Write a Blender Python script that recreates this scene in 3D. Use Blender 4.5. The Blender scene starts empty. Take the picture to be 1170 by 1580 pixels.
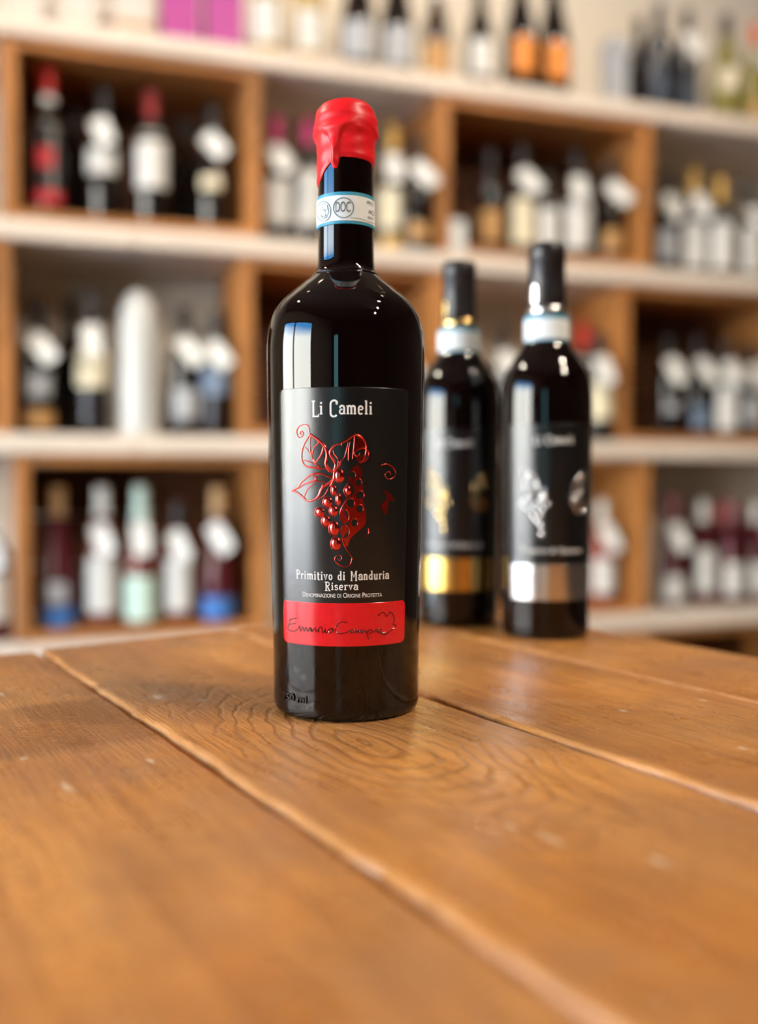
import bpy, bmesh, math, random
from mathutils import Vector, Matrix
random.seed(7)
C = bpy.context.scene.collection
PI = math.pi
R_ = math.radians

# ------------------------------------------------------------------ camera
F, CX, CY = 1500.0, 585.0, 790.0          # pixels, frame 1170 x 1580
PITCH = math.atan(50.0 / F)
TABLE_Z = 0.95
CAM_Z = TABLE_Z + 0.118
cam_d = bpy.data.cameras.new('camera')
cam = bpy.data.objects.new('camera', cam_d); C.objects.link(cam)
cam.location = (0, 0, CAM_Z)
cam.rotation_euler = (PI / 2 - PITCH, 0, 0)
cam_d.sensor_fit = 'HORIZONTAL'; cam_d.sensor_width = 36.0
cam_d.lens = F / 1170.0 * 36.0
cam_d.clip_start = 0.01
cam_d.dof.use_dof = True
cam_d.dof.focus_distance = 0.472
cam_d.dof.aperture_fstop = 3.5
bpy.context.scene.camera = cam

# ------------------------------------------------------------------ world, exposure
sc = bpy.context.scene
sc.view_settings.view_transform = 'Standard'
sc.view_settings.look = 'None'
sc.view_settings.gamma = 1.0
sc.view_settings.use_curve_mapping = False
sc.view_settings.exposure = 0.0
sc.cycles.use_denoising = True
sc.cycles.max_bounces = 8
sc.cycles.diffuse_bounces = 4
sc.cycles.glossy_bounces = 4
sc.cycles.transmission_bounces = 6
sc.cycles.caustics_reflective = False
sc.cycles.caustics_refractive = False
sc.cycles.sample_clamp_indirect = 6.0
SKY = 23.0
SPOT_W = 21.0
w = bpy.data.worlds.new('sky'); sc.world = w; w.use_nodes = True
nt = w.node_tree; nt.nodes.clear()
out = nt.nodes.new('ShaderNodeOutputWorld'); bg = nt.nodes.new('ShaderNodeBackground')
tc = nt.nodes.new('ShaderNodeTexCoord'); sx = nt.nodes.new('ShaderNodeSeparateXYZ'); rp = nt.nodes.new('ShaderNodeValToRGB')
nt.links.new(tc.outputs['Generated'], sx.inputs[0]); nt.links.new(sx.outputs['Z'], rp.inputs[0])
nt.links.new(rp.outputs[0], bg.inputs[0]); nt.links.new(bg.outputs[0], out.inputs[0])
bg.inputs[1].default_value = SKY
sun_d = bpy.data.lights.new('sun', 'SUN'); sun_d.energy = 55.0; sun_d.angle = R_(0.53); sun_d.color = (1.0, 0.95, 0.88)
sun = bpy.data.objects.new('sun', sun_d); C.objects.link(sun)      # high over the shop's roof: lights the street, never shines in
sun.rotation_euler = Vector((-0.50 * 0.9486, -0.50 * 0.3164, -0.866)).to_track_quat('-Z', 'Y').to_euler()
e0 = rp.color_ramp.elements
e0[0].position = 0.0; e0[0].color = (1.0, 0.93, 0.84, 1)
e0[1].position = 1.0; e0[1].color = (0.02, 0.10, 0.34, 1)
for p_, c_ in ((0.21, (0.95, 0.95, 0.92, 1)), (0.31, (0.05, 0.24, 0.56, 1))):
    el = e0.new(p_); el.color = c_

# ------------------------------------------------------------------ frames of reference
sp, cp = math.sin(PITCH), math.cos(PITCH)
def ray(px, py):
    a, b = (px - CX) / F, (CY - py) / F
    d = Vector((a, cp + b * sp, -sp + b * cp))
    return d / d.y
def at(px, py, Y):
    return Vector((0, 0, CAM_Z)) + ray(px, py) * Y
def on_table(px, py):
    d = ray(px, py); return Vector((0, 0, CAM_Z)) + d * ((TABLE_Z - CAM_Z) / d.z)
# shelf frame: s runs along the shelf to the right, t runs out of the shelf to the room
P0 = Vector((-0.842, 2.16, 0)); E = Vector((1.0, 0.3336, 0)).normalized(); N = Vector((E.y, -E.x, 0))
SHELF_ROT = math.atan2(E.y, E.x)
def S(s, t, z): return P0 + E * s + N * t + Vector((0, 0, z))
def s_of(px, t=0.0):
    k = (px - CX) / F
    o = P0 + N * t
    return (k * o.y - o.x) / (E.x - k * E.y)
def z_of(px, py, t=0.0):
    p = S(s_of(px, t), t, 0)
    return at(px, py, p.y).z

# ------------------------------------------------------------------ helpers
def link(name, verts, faces, mat=None, parent=None, smooth=True):
    me = bpy.data.meshes.new(name)
    me.from_pydata([tuple(v) for v in verts], [], faces)
    me.update()
    if mat is not None:
        for m in (mat if isinstance(mat, (list, tuple)) else [mat]): me.materials.append(m)
    if smooth: me.shade_smooth()
    o = bpy.data.objects.new(name, me); C.objects.link(o)
    if parent is not None: o.parent = parent
    return o
def inst(name, me, parent, loc=(0, 0, 0), rot=(0, 0, 0), scale=(1, 1, 1)):
    o = bpy.data.objects.new(name, me); C.objects.link(o)
    o.parent = parent; o.location = loc; o.rotation_euler = rot; o.scale = scale
    return o
def thing(name, label, cat, loc=(0, 0, 0), rz=0.0, group=None):
    o = bpy.data.objects.new(name, None); C.objects.link(o)
    o.empty_display_size = 0.05
    o.location = loc; o.rotation_euler = (0, 0, rz)
    o['label'] = label; o['category'] = cat
    if group: o['group'] = group
    return o
def tag(o, label, cat, group=None):
    o['label'] = label; o['category'] = cat
    if group: o['group'] = group
    return o
class MB:
    def __init__(self): self.v, self.f = [], []
    def add(self, v, f):
        n = len(self.v); self.v += [Vector(p) for p in v]; self.f += [tuple(i + n for i in q) for q in f]
    def box(self, x0, x1, y0, y1, z0, z1, b=0.0):
        if b <= 0:
            v = [(x, y, z) for x in (x0, x1) for y in (y0, y1) for z in (z0, z1)]
            f = [(0, 1, 3, 2), (4, 6, 7, 5), (0, 4, 5, 1), (2, 3, 7, 6), (0, 2, 6, 4), (1, 5, 7, 3)]
            self.add(v, f); return
        bm = bmesh.new(); bmesh.ops.create_cube(bm, size=1)
        for q in bm.verts:
            q.co = Vector(((x0 + x1) / 2 + q.co.x * (x1 - x0), (y0 + y1) / 2 + q.co.y * (y1 - y0), (z0 + z1) / 2 + q.co.z * (z1 - z0)))
        bmesh.ops.bevel(bm, geom=bm.edges[:], offset=b, segments=2, affect='EDGES', profile=0.5)
        bm.verts.index_update()
        self.add([q.co.copy() for q in bm.verts], [[q.index for q in f.verts] for f in bm.faces]); bm.free()
    def build(self, name, mat=None, parent=None, smooth=False):
        return link(name, self.v, self.f, mat, parent, smooth)
    def mesh(self, name, mat, smooth=False):
        me = bpy.data.meshes.new(name); me.from_pydata([tuple(v) for v in self.v], [], self.f); me.update()
        me.materials.append(mat)
        if smooth: me.shade_smooth()
        return me
def lathe_data(prof, n=48, cap0=True, cap1=True):
    v, f = [], []
    for r, z in prof:
        for i in range(n):
            a = 2 * PI * i / n; v.append((r * math.sin(a), -r * math.cos(a), z))
    for j in range(len(prof) - 1):
        for i in range(n):
            k = (i + 1) % n
            f.append((j * n + i, j * n + k, (j + 1) * n + k, (j + 1) * n + i))
    if cap0: f.append(tuple(range(n - 1, -1, -1)))
    if cap1: m = (len(prof) - 1) * n; f.append(tuple(range(m, m + n)))
    return v, f
def spline(pts, per=8):
    """Catmull-Rom through 2-D points."""
    P = [pts[0]] + list(pts) + [pts[-1]]; o = []
    for i in range(1, len(P) - 2):
        a, b, c, d = P[i - 1:i + 3]
        for k in range(per):
            t = k / per
            o.append(tuple(0.5 * (2 * b[j] + (c[j] - a[j]) * t + (2 * a[j] - 5 * b[j] + 4 * c[j] - d[j]) * t * t
                     + (3 * b[j] - a[j] - 3 * c[j] + d[j]) * t ** 3) for j in range(len(b))))
    o.append(tuple(pts[-1])); return o
def interp(tab, x):
    if x <= tab[0][0]: return tab[0][1]
    for (a, b), (c, d) in zip(tab, tab[1:]):
        if x <= c: return b + (d - b) * (x - a) / (c - a)
    return tab[-1][1]
def sstep(a, b, x):
    t = max(0.0, min(1.0, (x - a) / (b - a))); return t * t * (3 - 2 * t)

# ------------------------------------------------------------------ materials
M = {}
def mat(name, col, rough=0.5, metal=0.0, spec=0.5, coat=0.0, trans=0.0, ior=1.45, noise=None, bump=None, emit=None):
    m = bpy.data.materials.new(name); m.use_nodes = True; t = m.node_tree; b = t.nodes['Principled BSDF']
    b.inputs['Base Color'].default_value = (*col, 1); b.inputs['Roughness'].default_value = rough
    b.inputs['Metallic'].default_value = metal; b.inputs['Specular IOR Level'].default_value = spec
    b.inputs['Coat Weight'].default_value = coat; b.inputs['Transmission Weight'].default_value = trans
    b.inputs['IOR'].default_value = ior
    if emit: b.inputs['Emission Color'].default_value = (*emit[0], 1); b.inputs['Emission Strength'].default_value = emit[1]
    if noise:          # (scale xyz, amount)
        co = t.nodes.new('ShaderNodeTexCoord'); mp = t.nodes.new('ShaderNodeMapping'); nz = t.nodes.new('ShaderNodeTexNoise')
        mp.inputs['Scale'].default_value = noise[0]; nz.inputs['Scale'].default_value = 1.0; nz.inputs['Detail'].default_value = 5
        hs = t.nodes.new('ShaderNodeMix'); hs.data_type = 'RGBA'
        hs.inputs[6].default_value = tuple(max(0, c * (1 - noise[1])) for c in col) + (1,)
        hs.inputs[7].default_value = tuple(min(1, c * (1 + noise[1])) for c in col) + (1,)
        t.links.new(co.outputs['Object'], mp.inputs[0]); t.links.new(mp.outputs[0], nz.inputs['Vector'])
        mr = t.nodes.new('ShaderNodeMapRange'); mr.inputs[1].default_value = 0.3; mr.inputs[2].default_value = 0.7
        t.links.new(nz.outputs['Fac'], mr.inputs[0]); t.links.new(mr.outputs[0], hs.inputs[0])
        t.links.new(hs.outputs[2], b.inputs['Base Color'])
        if bump:
            bp = t.nodes.new('ShaderNodeBump'); bp.inputs['Strength'].default_value = bump; bp.inputs['Distance'].default_value = 0.002
            t.links.new(nz.outputs['Fac'], bp.inputs['Height']); t.links.new(bp.outputs[0], b.inputs['Normal'])
    M[name] = m; return m
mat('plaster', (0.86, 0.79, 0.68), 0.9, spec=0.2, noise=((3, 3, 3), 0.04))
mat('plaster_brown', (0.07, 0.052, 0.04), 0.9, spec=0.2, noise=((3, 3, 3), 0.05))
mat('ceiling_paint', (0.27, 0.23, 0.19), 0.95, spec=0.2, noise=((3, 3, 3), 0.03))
mat('floor_tile', (0.12, 0.08, 0.05), 0.5, noise=((4, 4, 4), 0.2))
mat('pavement', (0.58, 0.56, 0.53), 0.9, noise=((1, 1, 1), 0.15))
mat('frame_dark', (0.02, 0.02, 0.022), 0.4)
mat('shelf_cream', (0.74, 0.64, 0.54), 0.6, noise=((3, 30, 30), 0.14), bump=0.2)
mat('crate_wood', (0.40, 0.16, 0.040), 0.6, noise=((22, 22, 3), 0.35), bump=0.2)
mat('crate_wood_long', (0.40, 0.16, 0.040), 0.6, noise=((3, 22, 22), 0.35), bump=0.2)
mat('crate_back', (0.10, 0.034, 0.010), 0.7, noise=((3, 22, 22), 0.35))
mat('wine_glass_dark', (0.003, 0.001, 0.001), 0.025, spec=0.5, ior=1.5)
mat('embossed_glass', (0.02, 0.012, 0.012), 0.03, spec=0.5, ior=1.5)
mat('bottle_dark', (0.012, 0.008, 0.007), 0.06, ior=1.5)
mat('bottle_brown', (0.035, 0.016, 0.008), 0.08, ior=1.5)
mat('bottle_navy', (0.010, 0.014, 0.024), 0.1, ior=1.5)
mat('bottle_rose', (0.80, 0.22, 0.20), 0.04, trans=0.8, ior=1.4)
mat('bottle_red', (0.09, 0.012, 0.018), 0.05, trans=0.1, ior=1.4)
mat('bottle_gold', (0.80, 0.60, 0.22), 0.05, trans=0.6, ior=1.4)
mat('bottle_olive', (0.34, 0.30, 0.08), 0.06, trans=0.4, ior=1.4)
mat('bottle_white', (0.58, 0.59, 0.58), 0.3)
mat('paper_white', (0.70, 0.70, 0.67), 0.6, noise=((60, 60, 60), 0.03))
mat('paper_cream', (0.78, 0.70, 0.50), 0.6, noise=((60, 60, 60), 0.04))
mat('paper_blue', (0.05, 0.19, 0.55), 0.5)
mat('paper_mint', (0.58, 0.78, 0.66), 0.55)
mat('paper_orange', (0.72, 0.24, 0.03), 0.5)
mat('paper_tan', (0.48, 0.26, 0.09), 0.5)
mat('paper_grey', (0.42, 0.44, 0.47), 0.5)
mat('paper_slate', (0.16, 0.22, 0.32), 0.5)
mat('paper_ink', (0.03, 0.045, 0.07), 0.5)
mat('paper_red', (0.5, 0.02, 0.03), 0.4)
mat('capsule_black', (0.015, 0.012, 0.013), 0.33)
mat('capsule_red', (0.62, 0.012, 0.012), 0.35)
mat('capsule_wine', (0.26, 0.010, 0.012), 0.4)
mat('capsule_mint', (0.55, 0.70, 0.62), 0.4)
mat('capsule_gold', (0.62, 0.38, 0.10), 0.35, metal=0.4)
mat('capsule_pink', (0.50, 0.03, 0.16), 0.4)
mat('capsule_white', (0.72, 0.72, 0.68), 0.4)
mat('capsule_amber', (0.50, 0.30, 0.14), 0.45)
mat('capsule_orange', (0.65, 0.12, 0.03), 0.4)
mat('capsule_dusk', (0.25, 0.08, 0.09), 0.4)
mat('box_magenta', (0.42, 0.06, 0.28), 0.45)
mat('box_white', (0.62, 0.58, 0.53), 0.5)
mat('wax_red', (0.66, 0.006, 0.012), 0.40, spec=0.45)
mat('label_black', (0.004, 0.0037, 0.0042), 0.29, spec=0.85, noise=((900, 900, 900), 0.15), bump=0.01)
mat('label_red', (0.66, 0.006, 0.015), 0.18, spec=0.8, noise=((500, 500, 500), 0.06), bump=0.008)
mat('print_white', (0.80, 0.79, 0.76), 0.5)
mat('print_black', (0.03, 0.004, 0.005), 0.12, spec=0.8)
mat('foil_red', (0.85, 0.05, 0.035), 0.22, metal=1.0, coat=0.9)
mat('foil_gold', (0.83, 0.60, 0.24), 0.26, metal=1.0)
mat('foil_silver', (0.80, 0.78, 0.76), 0.26, metal=1.0)
mat('band_gold', (0.82, 0.54, 0.15), 0.24, metal=1.0)
mat('band_silver', (0.82, 0.80, 0.79), 0.24, metal=1.0)
mat('strip_white', (0.70, 0.74, 0.74), 0.55)
mat('strip_blue', (0.03, 0.26, 0.40), 0.5)
mat('print_grey', (0.06, 0.13, 0.16), 0.6)
mat('print_dark', (0.08, 0.09, 0.10), 0.6)
mat('lamp_black', (0.03, 0.03, 0.03), 0.4)
mat('lamp_lens', (1, 0.8, 0.6), 0.4, emit=((1.0, 0.72, 0.42), 25.0))
# window pane: mostly clear, a little mirror at glancing angles
def pane_mat(name, tint):
    m = bpy.data.materials.new(name); m.use_nodes = True; t = m.node_tree; t.nodes.clear()
    o = t.nodes.new('ShaderNodeOutputMaterial'); mx = t.nodes.new('ShaderNodeMixShader')
    tr = t.nodes.new('ShaderNodeBsdfTransparent'); gl = t.nodes.new('ShaderNodeBsdfGlossy'); fr = t.nodes.new('ShaderNodeFresnel')
    fr.inputs[0].default_value = 1.3; gl.inputs['Roughness'].default_value = 0.02
    tr.inputs[0].default_value = (*tint, 1)
    t.links.new(fr.outputs[0], mx.inputs[0]); t.links.new(tr.outputs[0], mx.inputs[1]); t.links.new(gl.outputs[0], mx.inputs[2])
    t.links.new(mx.outputs[0], o.inputs[0]); M[name] = m
pane_mat('pane_glass', (0.96, 0.98, 0.97)); pane_mat('pane_tinted', (0.20, 0.34, 0.36))

def plank_mat(name, knot, saw=False, scuffs=()):
    """Oiled oak: grain runs along the object's y; knot = (w, t) centre of the ring figure."""
    m = bpy.data.materials.new(name); m.use_nodes = True; t = m.node_tree; L = t.links.new
    b = t.nodes['Principled BSDF']
    def nd(k, **kw):
        n = t.nodes.new('ShaderNode' + k)
        for a, v in kw.items(): setattr(n, a, v)
        return n
    def mth(op, a, b_=None, c=None):
        n = nd('Math', operation=op)
        for i, x in enumerate((a, b_, c)):
            if x is None: continue
            if isinstance(x, (int, float)): n.inputs[i].default_value = x
            else: L(x, n.inputs[i])
        return n.outputs[0]
    def mixc(f, a, c):
        n = nd('Mix', data_type='RGBA')
        if isinstance(f, (int, float)): n.inputs[0].default_value = f
        else: L(f, n.inputs[0])
        for i, x in ((6, a), (7, c)):
            if isinstance(x, tuple): n.inputs[i].default_value = (*x, 1)
            else: L(x, n.inputs[i])
        return n.outputs[2]
    def rng(x, a, c, lo=0.0, hi=1.0):
        n = nd('MapRange'); L(x, n.inputs[0]); n.inputs[1].default_value = a; n.inputs[2].default_value = c
        n.inputs[3].default_value = lo; n.inputs[4].default_value = hi; return n.outputs[0]
    co = nd('TexCoord'); oi = nd('ObjectInfo')
    def noise(scale, detail=4, rough=0.55, off=1.0, dist=0.0):
        mp = nd('Mapping'); mp.inputs['Scale'].default_value = scale
        ad = nd('VectorMath', operation='ADD'); mu = mth('MULTIPLY', oi.outputs['Random'], 37.0 * off)
        cb = nd('CombineXYZ'); L(mu, cb.inputs[0]); L(mu, cb.inputs[1])
        L(co.outputs['Object'], mp.inputs[0]); L(mp.outputs[0], ad.inputs[0]); L(cb.outputs[0], ad.inputs[1])
        n = nd('TexNoise'); n.inputs['Scale'].default_value = 1; n.inputs['Detail'].default_value = detail
        n.inputs['Roughness'].default_value = rough; n.inputs['Distortion'].default_value = dist
        L(ad.outputs[0], n.inputs['Vector']); return n.outputs['Fac']
    sx = nd('SeparateXYZ'); L(co.outputs['Object'], sx.inputs[0]); W, T = sx.outputs[0], sx.outputs[1]
    blotch = noise((14, 5, 5), 4, 0.6)
    grain = noise((170, 7, 7), 5, 0.6, 2.0, 0.4)
    pores = noise((900, 45, 45), 2, 0.5, 3.0)
    worn = noise((40, 22, 22), 5, 0.65, 4.0)
    # ring figure round the knot
    dw = mth('MULTIPLY', mth('SUBTRACT', W, knot[0]), 1.0); dt = mth('MULTIPLY', mth('SUBTRACT', T, knot[1]), 0.42)
    dist = mth('SQRT', mth('ADD', mth('MULTIPLY', dw, dw), mth('MULTIPLY', dt, dt)))
    wob = mth('MULTIPLY', mth('SUBTRACT', noise((26, 12, 12), 3, 0.5, 5.0), 0.5), 0.030)
    ph = mth('MULTIPLY', mth('ADD', dist, wob), 850.0)
    ring = mth('SINE', ph)
    ringline = mth('MULTIPLY', rng(ring, 0.45, 1.0), rng(dist, 0.025, 0.085, 1.0, 0.06))
    c = mixc(rng(blotch, 0.32, 0.70), (0.40, 0.142, 0.022), (0.66, 0.295, 0.070))
    c = mixc(mth('MULTIPLY', rng(grain, 0.46, 0.66), 0.55), c, (0.25, 0.078, 0.014))
    c = mixc(mth('MULTIPLY', rng(pores, 0.54, 0.70), 0.40), c, (0.13, 0.045, 0.012))
    c = mixc(mth('MULTIPLY', rng(worn, 0.54, 0.72), 0.30), c, (0.48, 0.25, 0.12))
    c = mixc(mth('MULTIPLY', ringline, 0.6), c, (0.20, 0.07, 0.018))
    dull = noise((9, 9, 9), 5, 0.6, 7.0)
    c = mixc(rng(dull, 0.42, 0.64, 0.0, 0.60), c, (0.27, 0.125, 0.050))
    at_ = nd('Attribute', attribute_name='edge')
    c = mixc(mth('MULTIPLY', mth('MULTIPLY', at_.outputs['Fac'], rng(worn, 0.36, 0.60, 0.15, 1.0)), 0.75), c, (0.66, 0.32, 0.12))
    # scuffs: short pale scratches
    fray = mth('MULTIPLY', mth('SUBTRACT', noise((300, 150, 150), 3, 0.6, 6.0), 0.5), 2.2)
    for (sw_, st_, lw, lt) in scuffs:
        a_ = mth('DIVIDE', mth('SUBTRACT', W, sw_), lw); b_ = mth('DIVIDE', mth('SUBTRACT', T, st_), lt)
        dd = mth('ADD', mth('SQRT', mth('ADD', mth('MULTIPLY', a_, a_), mth('MULTIPLY', b_, b_))), fray)
        c = mixc(mth('MULTIPLY', rng(dd, 1.1, 0.4), 0.65), c, (0.76, 0.60, 0.42))
    h = mth('ADD', mth('MULTIPLY', grain, 0.9), mth('MULTIPLY', pores, 0.9))
    h = mth('SUBTRACT', h, mth('MULTIPLY', ringline, 0.6))
    h = mth('ADD', h, mth('MULTIPLY', worn, 0.7))
    if saw:
        band = mth('MULTIPLY', rng(T, 0.425, 0.44), rng(T, 0.535, 0.525))
        sw = mth('SINE', mth('MULTIPLY', mth('ADD', T, mth('MULTIPLY', W, 0.15)), 1500.0))
        h = mth('ADD', h, mth('MULTIPLY', mth('MULTIPLY', sw, band), 0.5))
        c = mixc(mth('MULTIPLY', band, 0.45), c, (0.17, 0.060, 0.018))
    bp = nd('Bump'); bp.inputs['Strength'].default_value = 0.8; bp.inputs['Distance'].default_value = 0.0014
    L(h, bp.inputs['Height']); L(bp.outputs[0], b.inputs['Normal'])
    L(c, b.inputs['Base Color'])
    L(rng(worn, 0.3, 0.7, 0.22, 0.40), b.inputs['Roughness'])
    b.inputs['Specular IOR Level'].default_value = 0.55
    M[name] = m; return m

# ------------------------------------------------------------------ room shell
S0, S1, T0, T1, CEIL = -2.2, 3.3, -0.36, 5.2, 2.95
def quad_box(s0, s1, t0, t1, z0, z1):
    v = [S(s, t, z) for s in (s0, s1) for t in (t0, t1) for z in (z0, z1)]
    return v, [(0, 1, 3, 2), (4, 6, 7, 5), (0, 4, 5, 1), (2, 3, 7, 6), (0, 2, 6, 4), (1, 5, 7, 3)]
def shell(name, boxes, m, label):
    b = MB()
    for q in boxes: b.add(*quad_box(*q))
    o = b.build(name, M[m]); o['kind'] = 'structure'; o['label'] = label; return o
TH = 0.12
shell('floor', [(S0 - TH, S1 + TH, T0 - TH, T1 + TH, -0.1, 0.0)], 'floor_tile', 'dark brown shop floor below the table')
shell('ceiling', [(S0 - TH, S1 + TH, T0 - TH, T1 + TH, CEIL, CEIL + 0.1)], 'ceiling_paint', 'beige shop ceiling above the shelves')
shell('wall_back', [(S0 - TH, S1 + TH, T0 - TH, T0, 0, CEIL)], 'plaster', 'cream plaster wall behind the bottle shelves')
shell('wall_right', [(S1, S1 + TH, T0, T1, 0, CEIL)], 'plaster_brown', 'brown painted wall at the right of the shop')
WT0, WT1, WZ0, WZ1 = 0.45, 2.95, 0.12, 2.22      # shop window in the left wall
shell('wall_left', [(S0 - TH, S0, T0, WT0, 0, CEIL), (S0 - TH, S0, WT1, T1, 0, CEIL), (S0 - TH, S0, WT0, WT1, 0, WZ0), (S0 - TH, S0, WT0, WT1, WZ1, CEIL)], 'plaster', 'cream plaster wall with the shop window')
DS0, DS1, DZ = -2.05, -1.45, 2.15                # glass door in the front wall
shell('wall_front', [(S0 - TH, DS0, T1, T1 + TH, 0, CEIL), (DS1, S1 + TH, T1, T1 + TH, 0, CEIL), (DS0, DS1, T1, T1 + TH, DZ, CEIL)], 'plaster_brown', 'brown painted wall behind the viewer')
def window(name, frame_boxes, pane_boxes, label, glass='pane_glass'):
    b = MB()
    for q in frame_boxes: b.add(*quad_box(*q))
    o = b.build(name, M['frame_dark']); o['kind'] = 'structure'; o['label'] = label
    for q in pane_boxes:
        p = MB(); p.add(*quad_box(*q)); p.build('pane', M[glass], o)
    return o
fw = 0.06; mid = (WT0 + WT1) / 2 - 0.15; a0, a1 = S0 - 0.09, S0 - 0.03
window('window_1', [(a0, a1, WT0, WT0 + fw, WZ0, WZ1), (a0, a1, WT1 - fw, WT1, WZ0, WZ1), (a0, a1, mid - .05, mid + .05, WZ0 + fw, WZ1 - fw),
                    (a0, a1, WT0 + fw, WT1 - fw, WZ0, WZ0 + fw), (a0, a1, WT0 + fw, WT1 - fw, WZ1 - fw, WZ1)],
       [(S0 - .062, S0 - .058, WT0 + fw, mid - .05, WZ0 + fw, WZ1 - fw), (S0 - .062, S0 - .058, mid + .05, WT1 - fw, WZ0 + fw, WZ1 - fw)], 'dark framed shop window with two panes')
b0, b1 = T1 + .03, T1 + .09
window('door_1', [(DS0, DS0 + fw, b0, b1, 0, DZ), (DS1 - fw, DS1, b0, b1, 0, DZ), (DS0 + fw, DS1 - fw, b0, b1, 0, 0.25), (DS0 + fw, DS1 - fw, b0, b1, DZ - fw, DZ)],
       [(DS0 + fw, DS1 - fw, b0 + .028, b0 + .032, 0.25, DZ - fw)], 'dark framed narrow glass door', 'pane_tinted')
def portal(name, c, sx_, sy_, nrm):
    d = bpy.data.lights.new(name, 'AREA'); d.shape = 'RECTANGLE'; d.size = sx_; d.size_y = sy_
    d.cycles.is_portal = True
    o = bpy.data.objects.new(name, d); C.objects.link(o); o.location = c
    o.rotation_euler = Vector(nrm).to_track_quat('-Z', 'Z').to_euler(); return o
portal('window_portal', S(S0 - .11, (WT0 + WT1) / 2, (WZ0 + WZ1) / 2), WT1 - WT0, WZ1 - WZ0, E)
portal('door_portal', S((DS0 + DS1) / 2, T1 + .11, DZ / 2), DS1 - DS0, DZ, -N)
g = MB(); g.box(-30, 30, -30, 30, -0.3, -0.14)
o = g.build('trim_pavement', M['pavement']); o.name = 'trim_1'; o['kind'] = 'structure'; o['label'] = 'grey street pavement outside the shop window'

# ------------------------------------------------------------------ table
DW = Vector((0.8517, 0.5241, 0)); DT = Vector((-0.5241, 0.8517, 0))    # across / along the planks
TROT = math.atan2(DW.y, DW.x)
table = thing('wooden_table', 'brown oiled oak plank table holding the three wine bottles', 'table', (0, 0, TABLE_Z), TROT)
TEND, WEDGE, CR, TMIN = 0.700, 0.548, 0.12, -0.42
def tend(wv):
    e = WEDGE - CR
    if wv <= e: return TEND - 0.06 * max(0, (0.02 - wv))
    x = min(1.0, (wv - e) / CR)
    return TEND - CR + CR * math.sqrt(max(0, 1 - x * x))
def plank(w0, w1, ztop, m, seed, last=False):
    rnd = random.Random(seed)
    g_ = 0.0004; ch = 0.0032
    ph = [rnd.uniform(0, 6.28) for _ in range(6)]
    def wav(t, k): return 0.0016 * math.sin(9 * t + ph[k]) + 0.0010 * math.sin(31 * t + ph[k + 1]) + 0.0006 * math.sin(83 * t + ph[k + 2]) + 0.0004 * math.sin(190 * t + ph[k])
    n = 12 if not last else 26
    cs = [(w0 + g_, -0.036, 0, 1), (w0 + g_, ztop - 0.0024, 1, 1), (w0 + g_ + ch * .35, ztop - 0.0007, 1, 1), (w0 + g_ + ch, ztop, 0.25, 1), (w0 + g_ + ch * 1.6, ztop, 0, 1)]
    i0, i1 = w0 + ch * 2.4, w1 - ch * 2.4
    for k in range(n + 1):
        f = k / n
        if last: f = math.sin(f * PI / 2)
        cs.append((i0 + (i1 - i0) * f, ztop, 0, 0))
    cs += [(w1 - g_ - ch * 1.6, ztop, 0, 2), (w1 - g_ - ch, ztop, 0.15, 2), (w1 - g_ - ch * .3, ztop - 0.0005, 0.5, 2), (w1 - g_, ztop - 0.0014, 0.7, 2), (w1 - g_, -0.036, 0, 2)]
    NT = 150; v, f, ed = [], [], []
    for j in range(NT + 1):
        fr = j / NT
        for (wv, z, e_, side) in cs:
            te = tend(wv); t = TMIN + (te - TMIN) * fr
            dw_ = 0.0
            if side == 1 and not (w0 < -0.3): dw_ = abs(wav(t, 0)) * (1.0 if e_ > 0 or z < ztop - .01 else 0.6)
            if side == 2 and not last: dw_ = -abs(wav(t, 3)) * 0.5
            zz = z
            if j == NT and z > -0.03: zz = z - 0.004
            if j == NT - 1: t = te - 0.004
            v.append((wv + dw_, t, zz)); ed.append(1.0 if (j >= NT and z > -0.03) else e_)
    K = len(cs)
    for j in range(NT):
        for i in range(K - 1): f.append((j * K + i, j * K + i + 1, (j + 1) * K + i + 1, (j + 1) * K + i))
        f.append((j * K + K - 1, j * K, (j + 1) * K, (j + 1) * K + K - 1))
    f.append(tuple(range(K - 1, -1, -1))); f.append(tuple(range(NT * K, NT * K + K)))
    o = link('plank', v, [tuple(reversed(q)) for q in f], m, table)
    a = o.data.attributes.new('edge', 'FLOAT', 'POINT'); a.data.foreach_set('value', ed)
    bm = bmesh.new(); bm.from_mesh(o.data); bmesh.ops.recalc_face_normals(bm, faces=bm.faces); bm.to_mesh(o.data); bm.free()
    o.data.set_sharp_from_angle(angle=R_(40))
    return o
planks = [(-0.30, -0.15, -0.0012, (-0.22, 0.1)), (-0.15, 0.0, -0.0008, (-0.06, -0.1)), (0.0, 0.150, -0.0012, (0.09, 0.02)),
          (0.150, 0.297, 0.0, (0.222, 0.372)), (0.297, 0.436, 0.0008, (0.37, 0.9)), (0.436, WEDGE, 0.0007, (0.5, 0.95))]
def wt(px, py):
    p = on_table(px, py); return (p.dot(DW), p.dot(DT))
SCUFF = {2: [(*wt(105, 1212), .0012, .009), (*wt(36, 1166), .0016, .003), (*wt(232, 1170), .0014, .004), (*wt(4, 1068), .002, .003)],
         3: [(*wt(243, 1075), .004, .006), (*wt(310, 1080), .003, .003), (*wt(790, 1275), .0012, .003), (*wt(850, 1294), .0012, .008), (*wt(1020, 1330), .0012, .007)],
         4: [(*wt(962, 1099), .002, .003), (*wt(1085, 1083), .002, .003), (*wt(1145, 1157), .002, .003)]}
for i, (a, b_, z, kn) in enumerate(planks):
    plank(a, b_, z, plank_mat('oak_plank_%d' % i, kn, saw=(i == 2), scuffs=SCUFF.get(i, ())), 10 + i, last=(i == 5))
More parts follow.
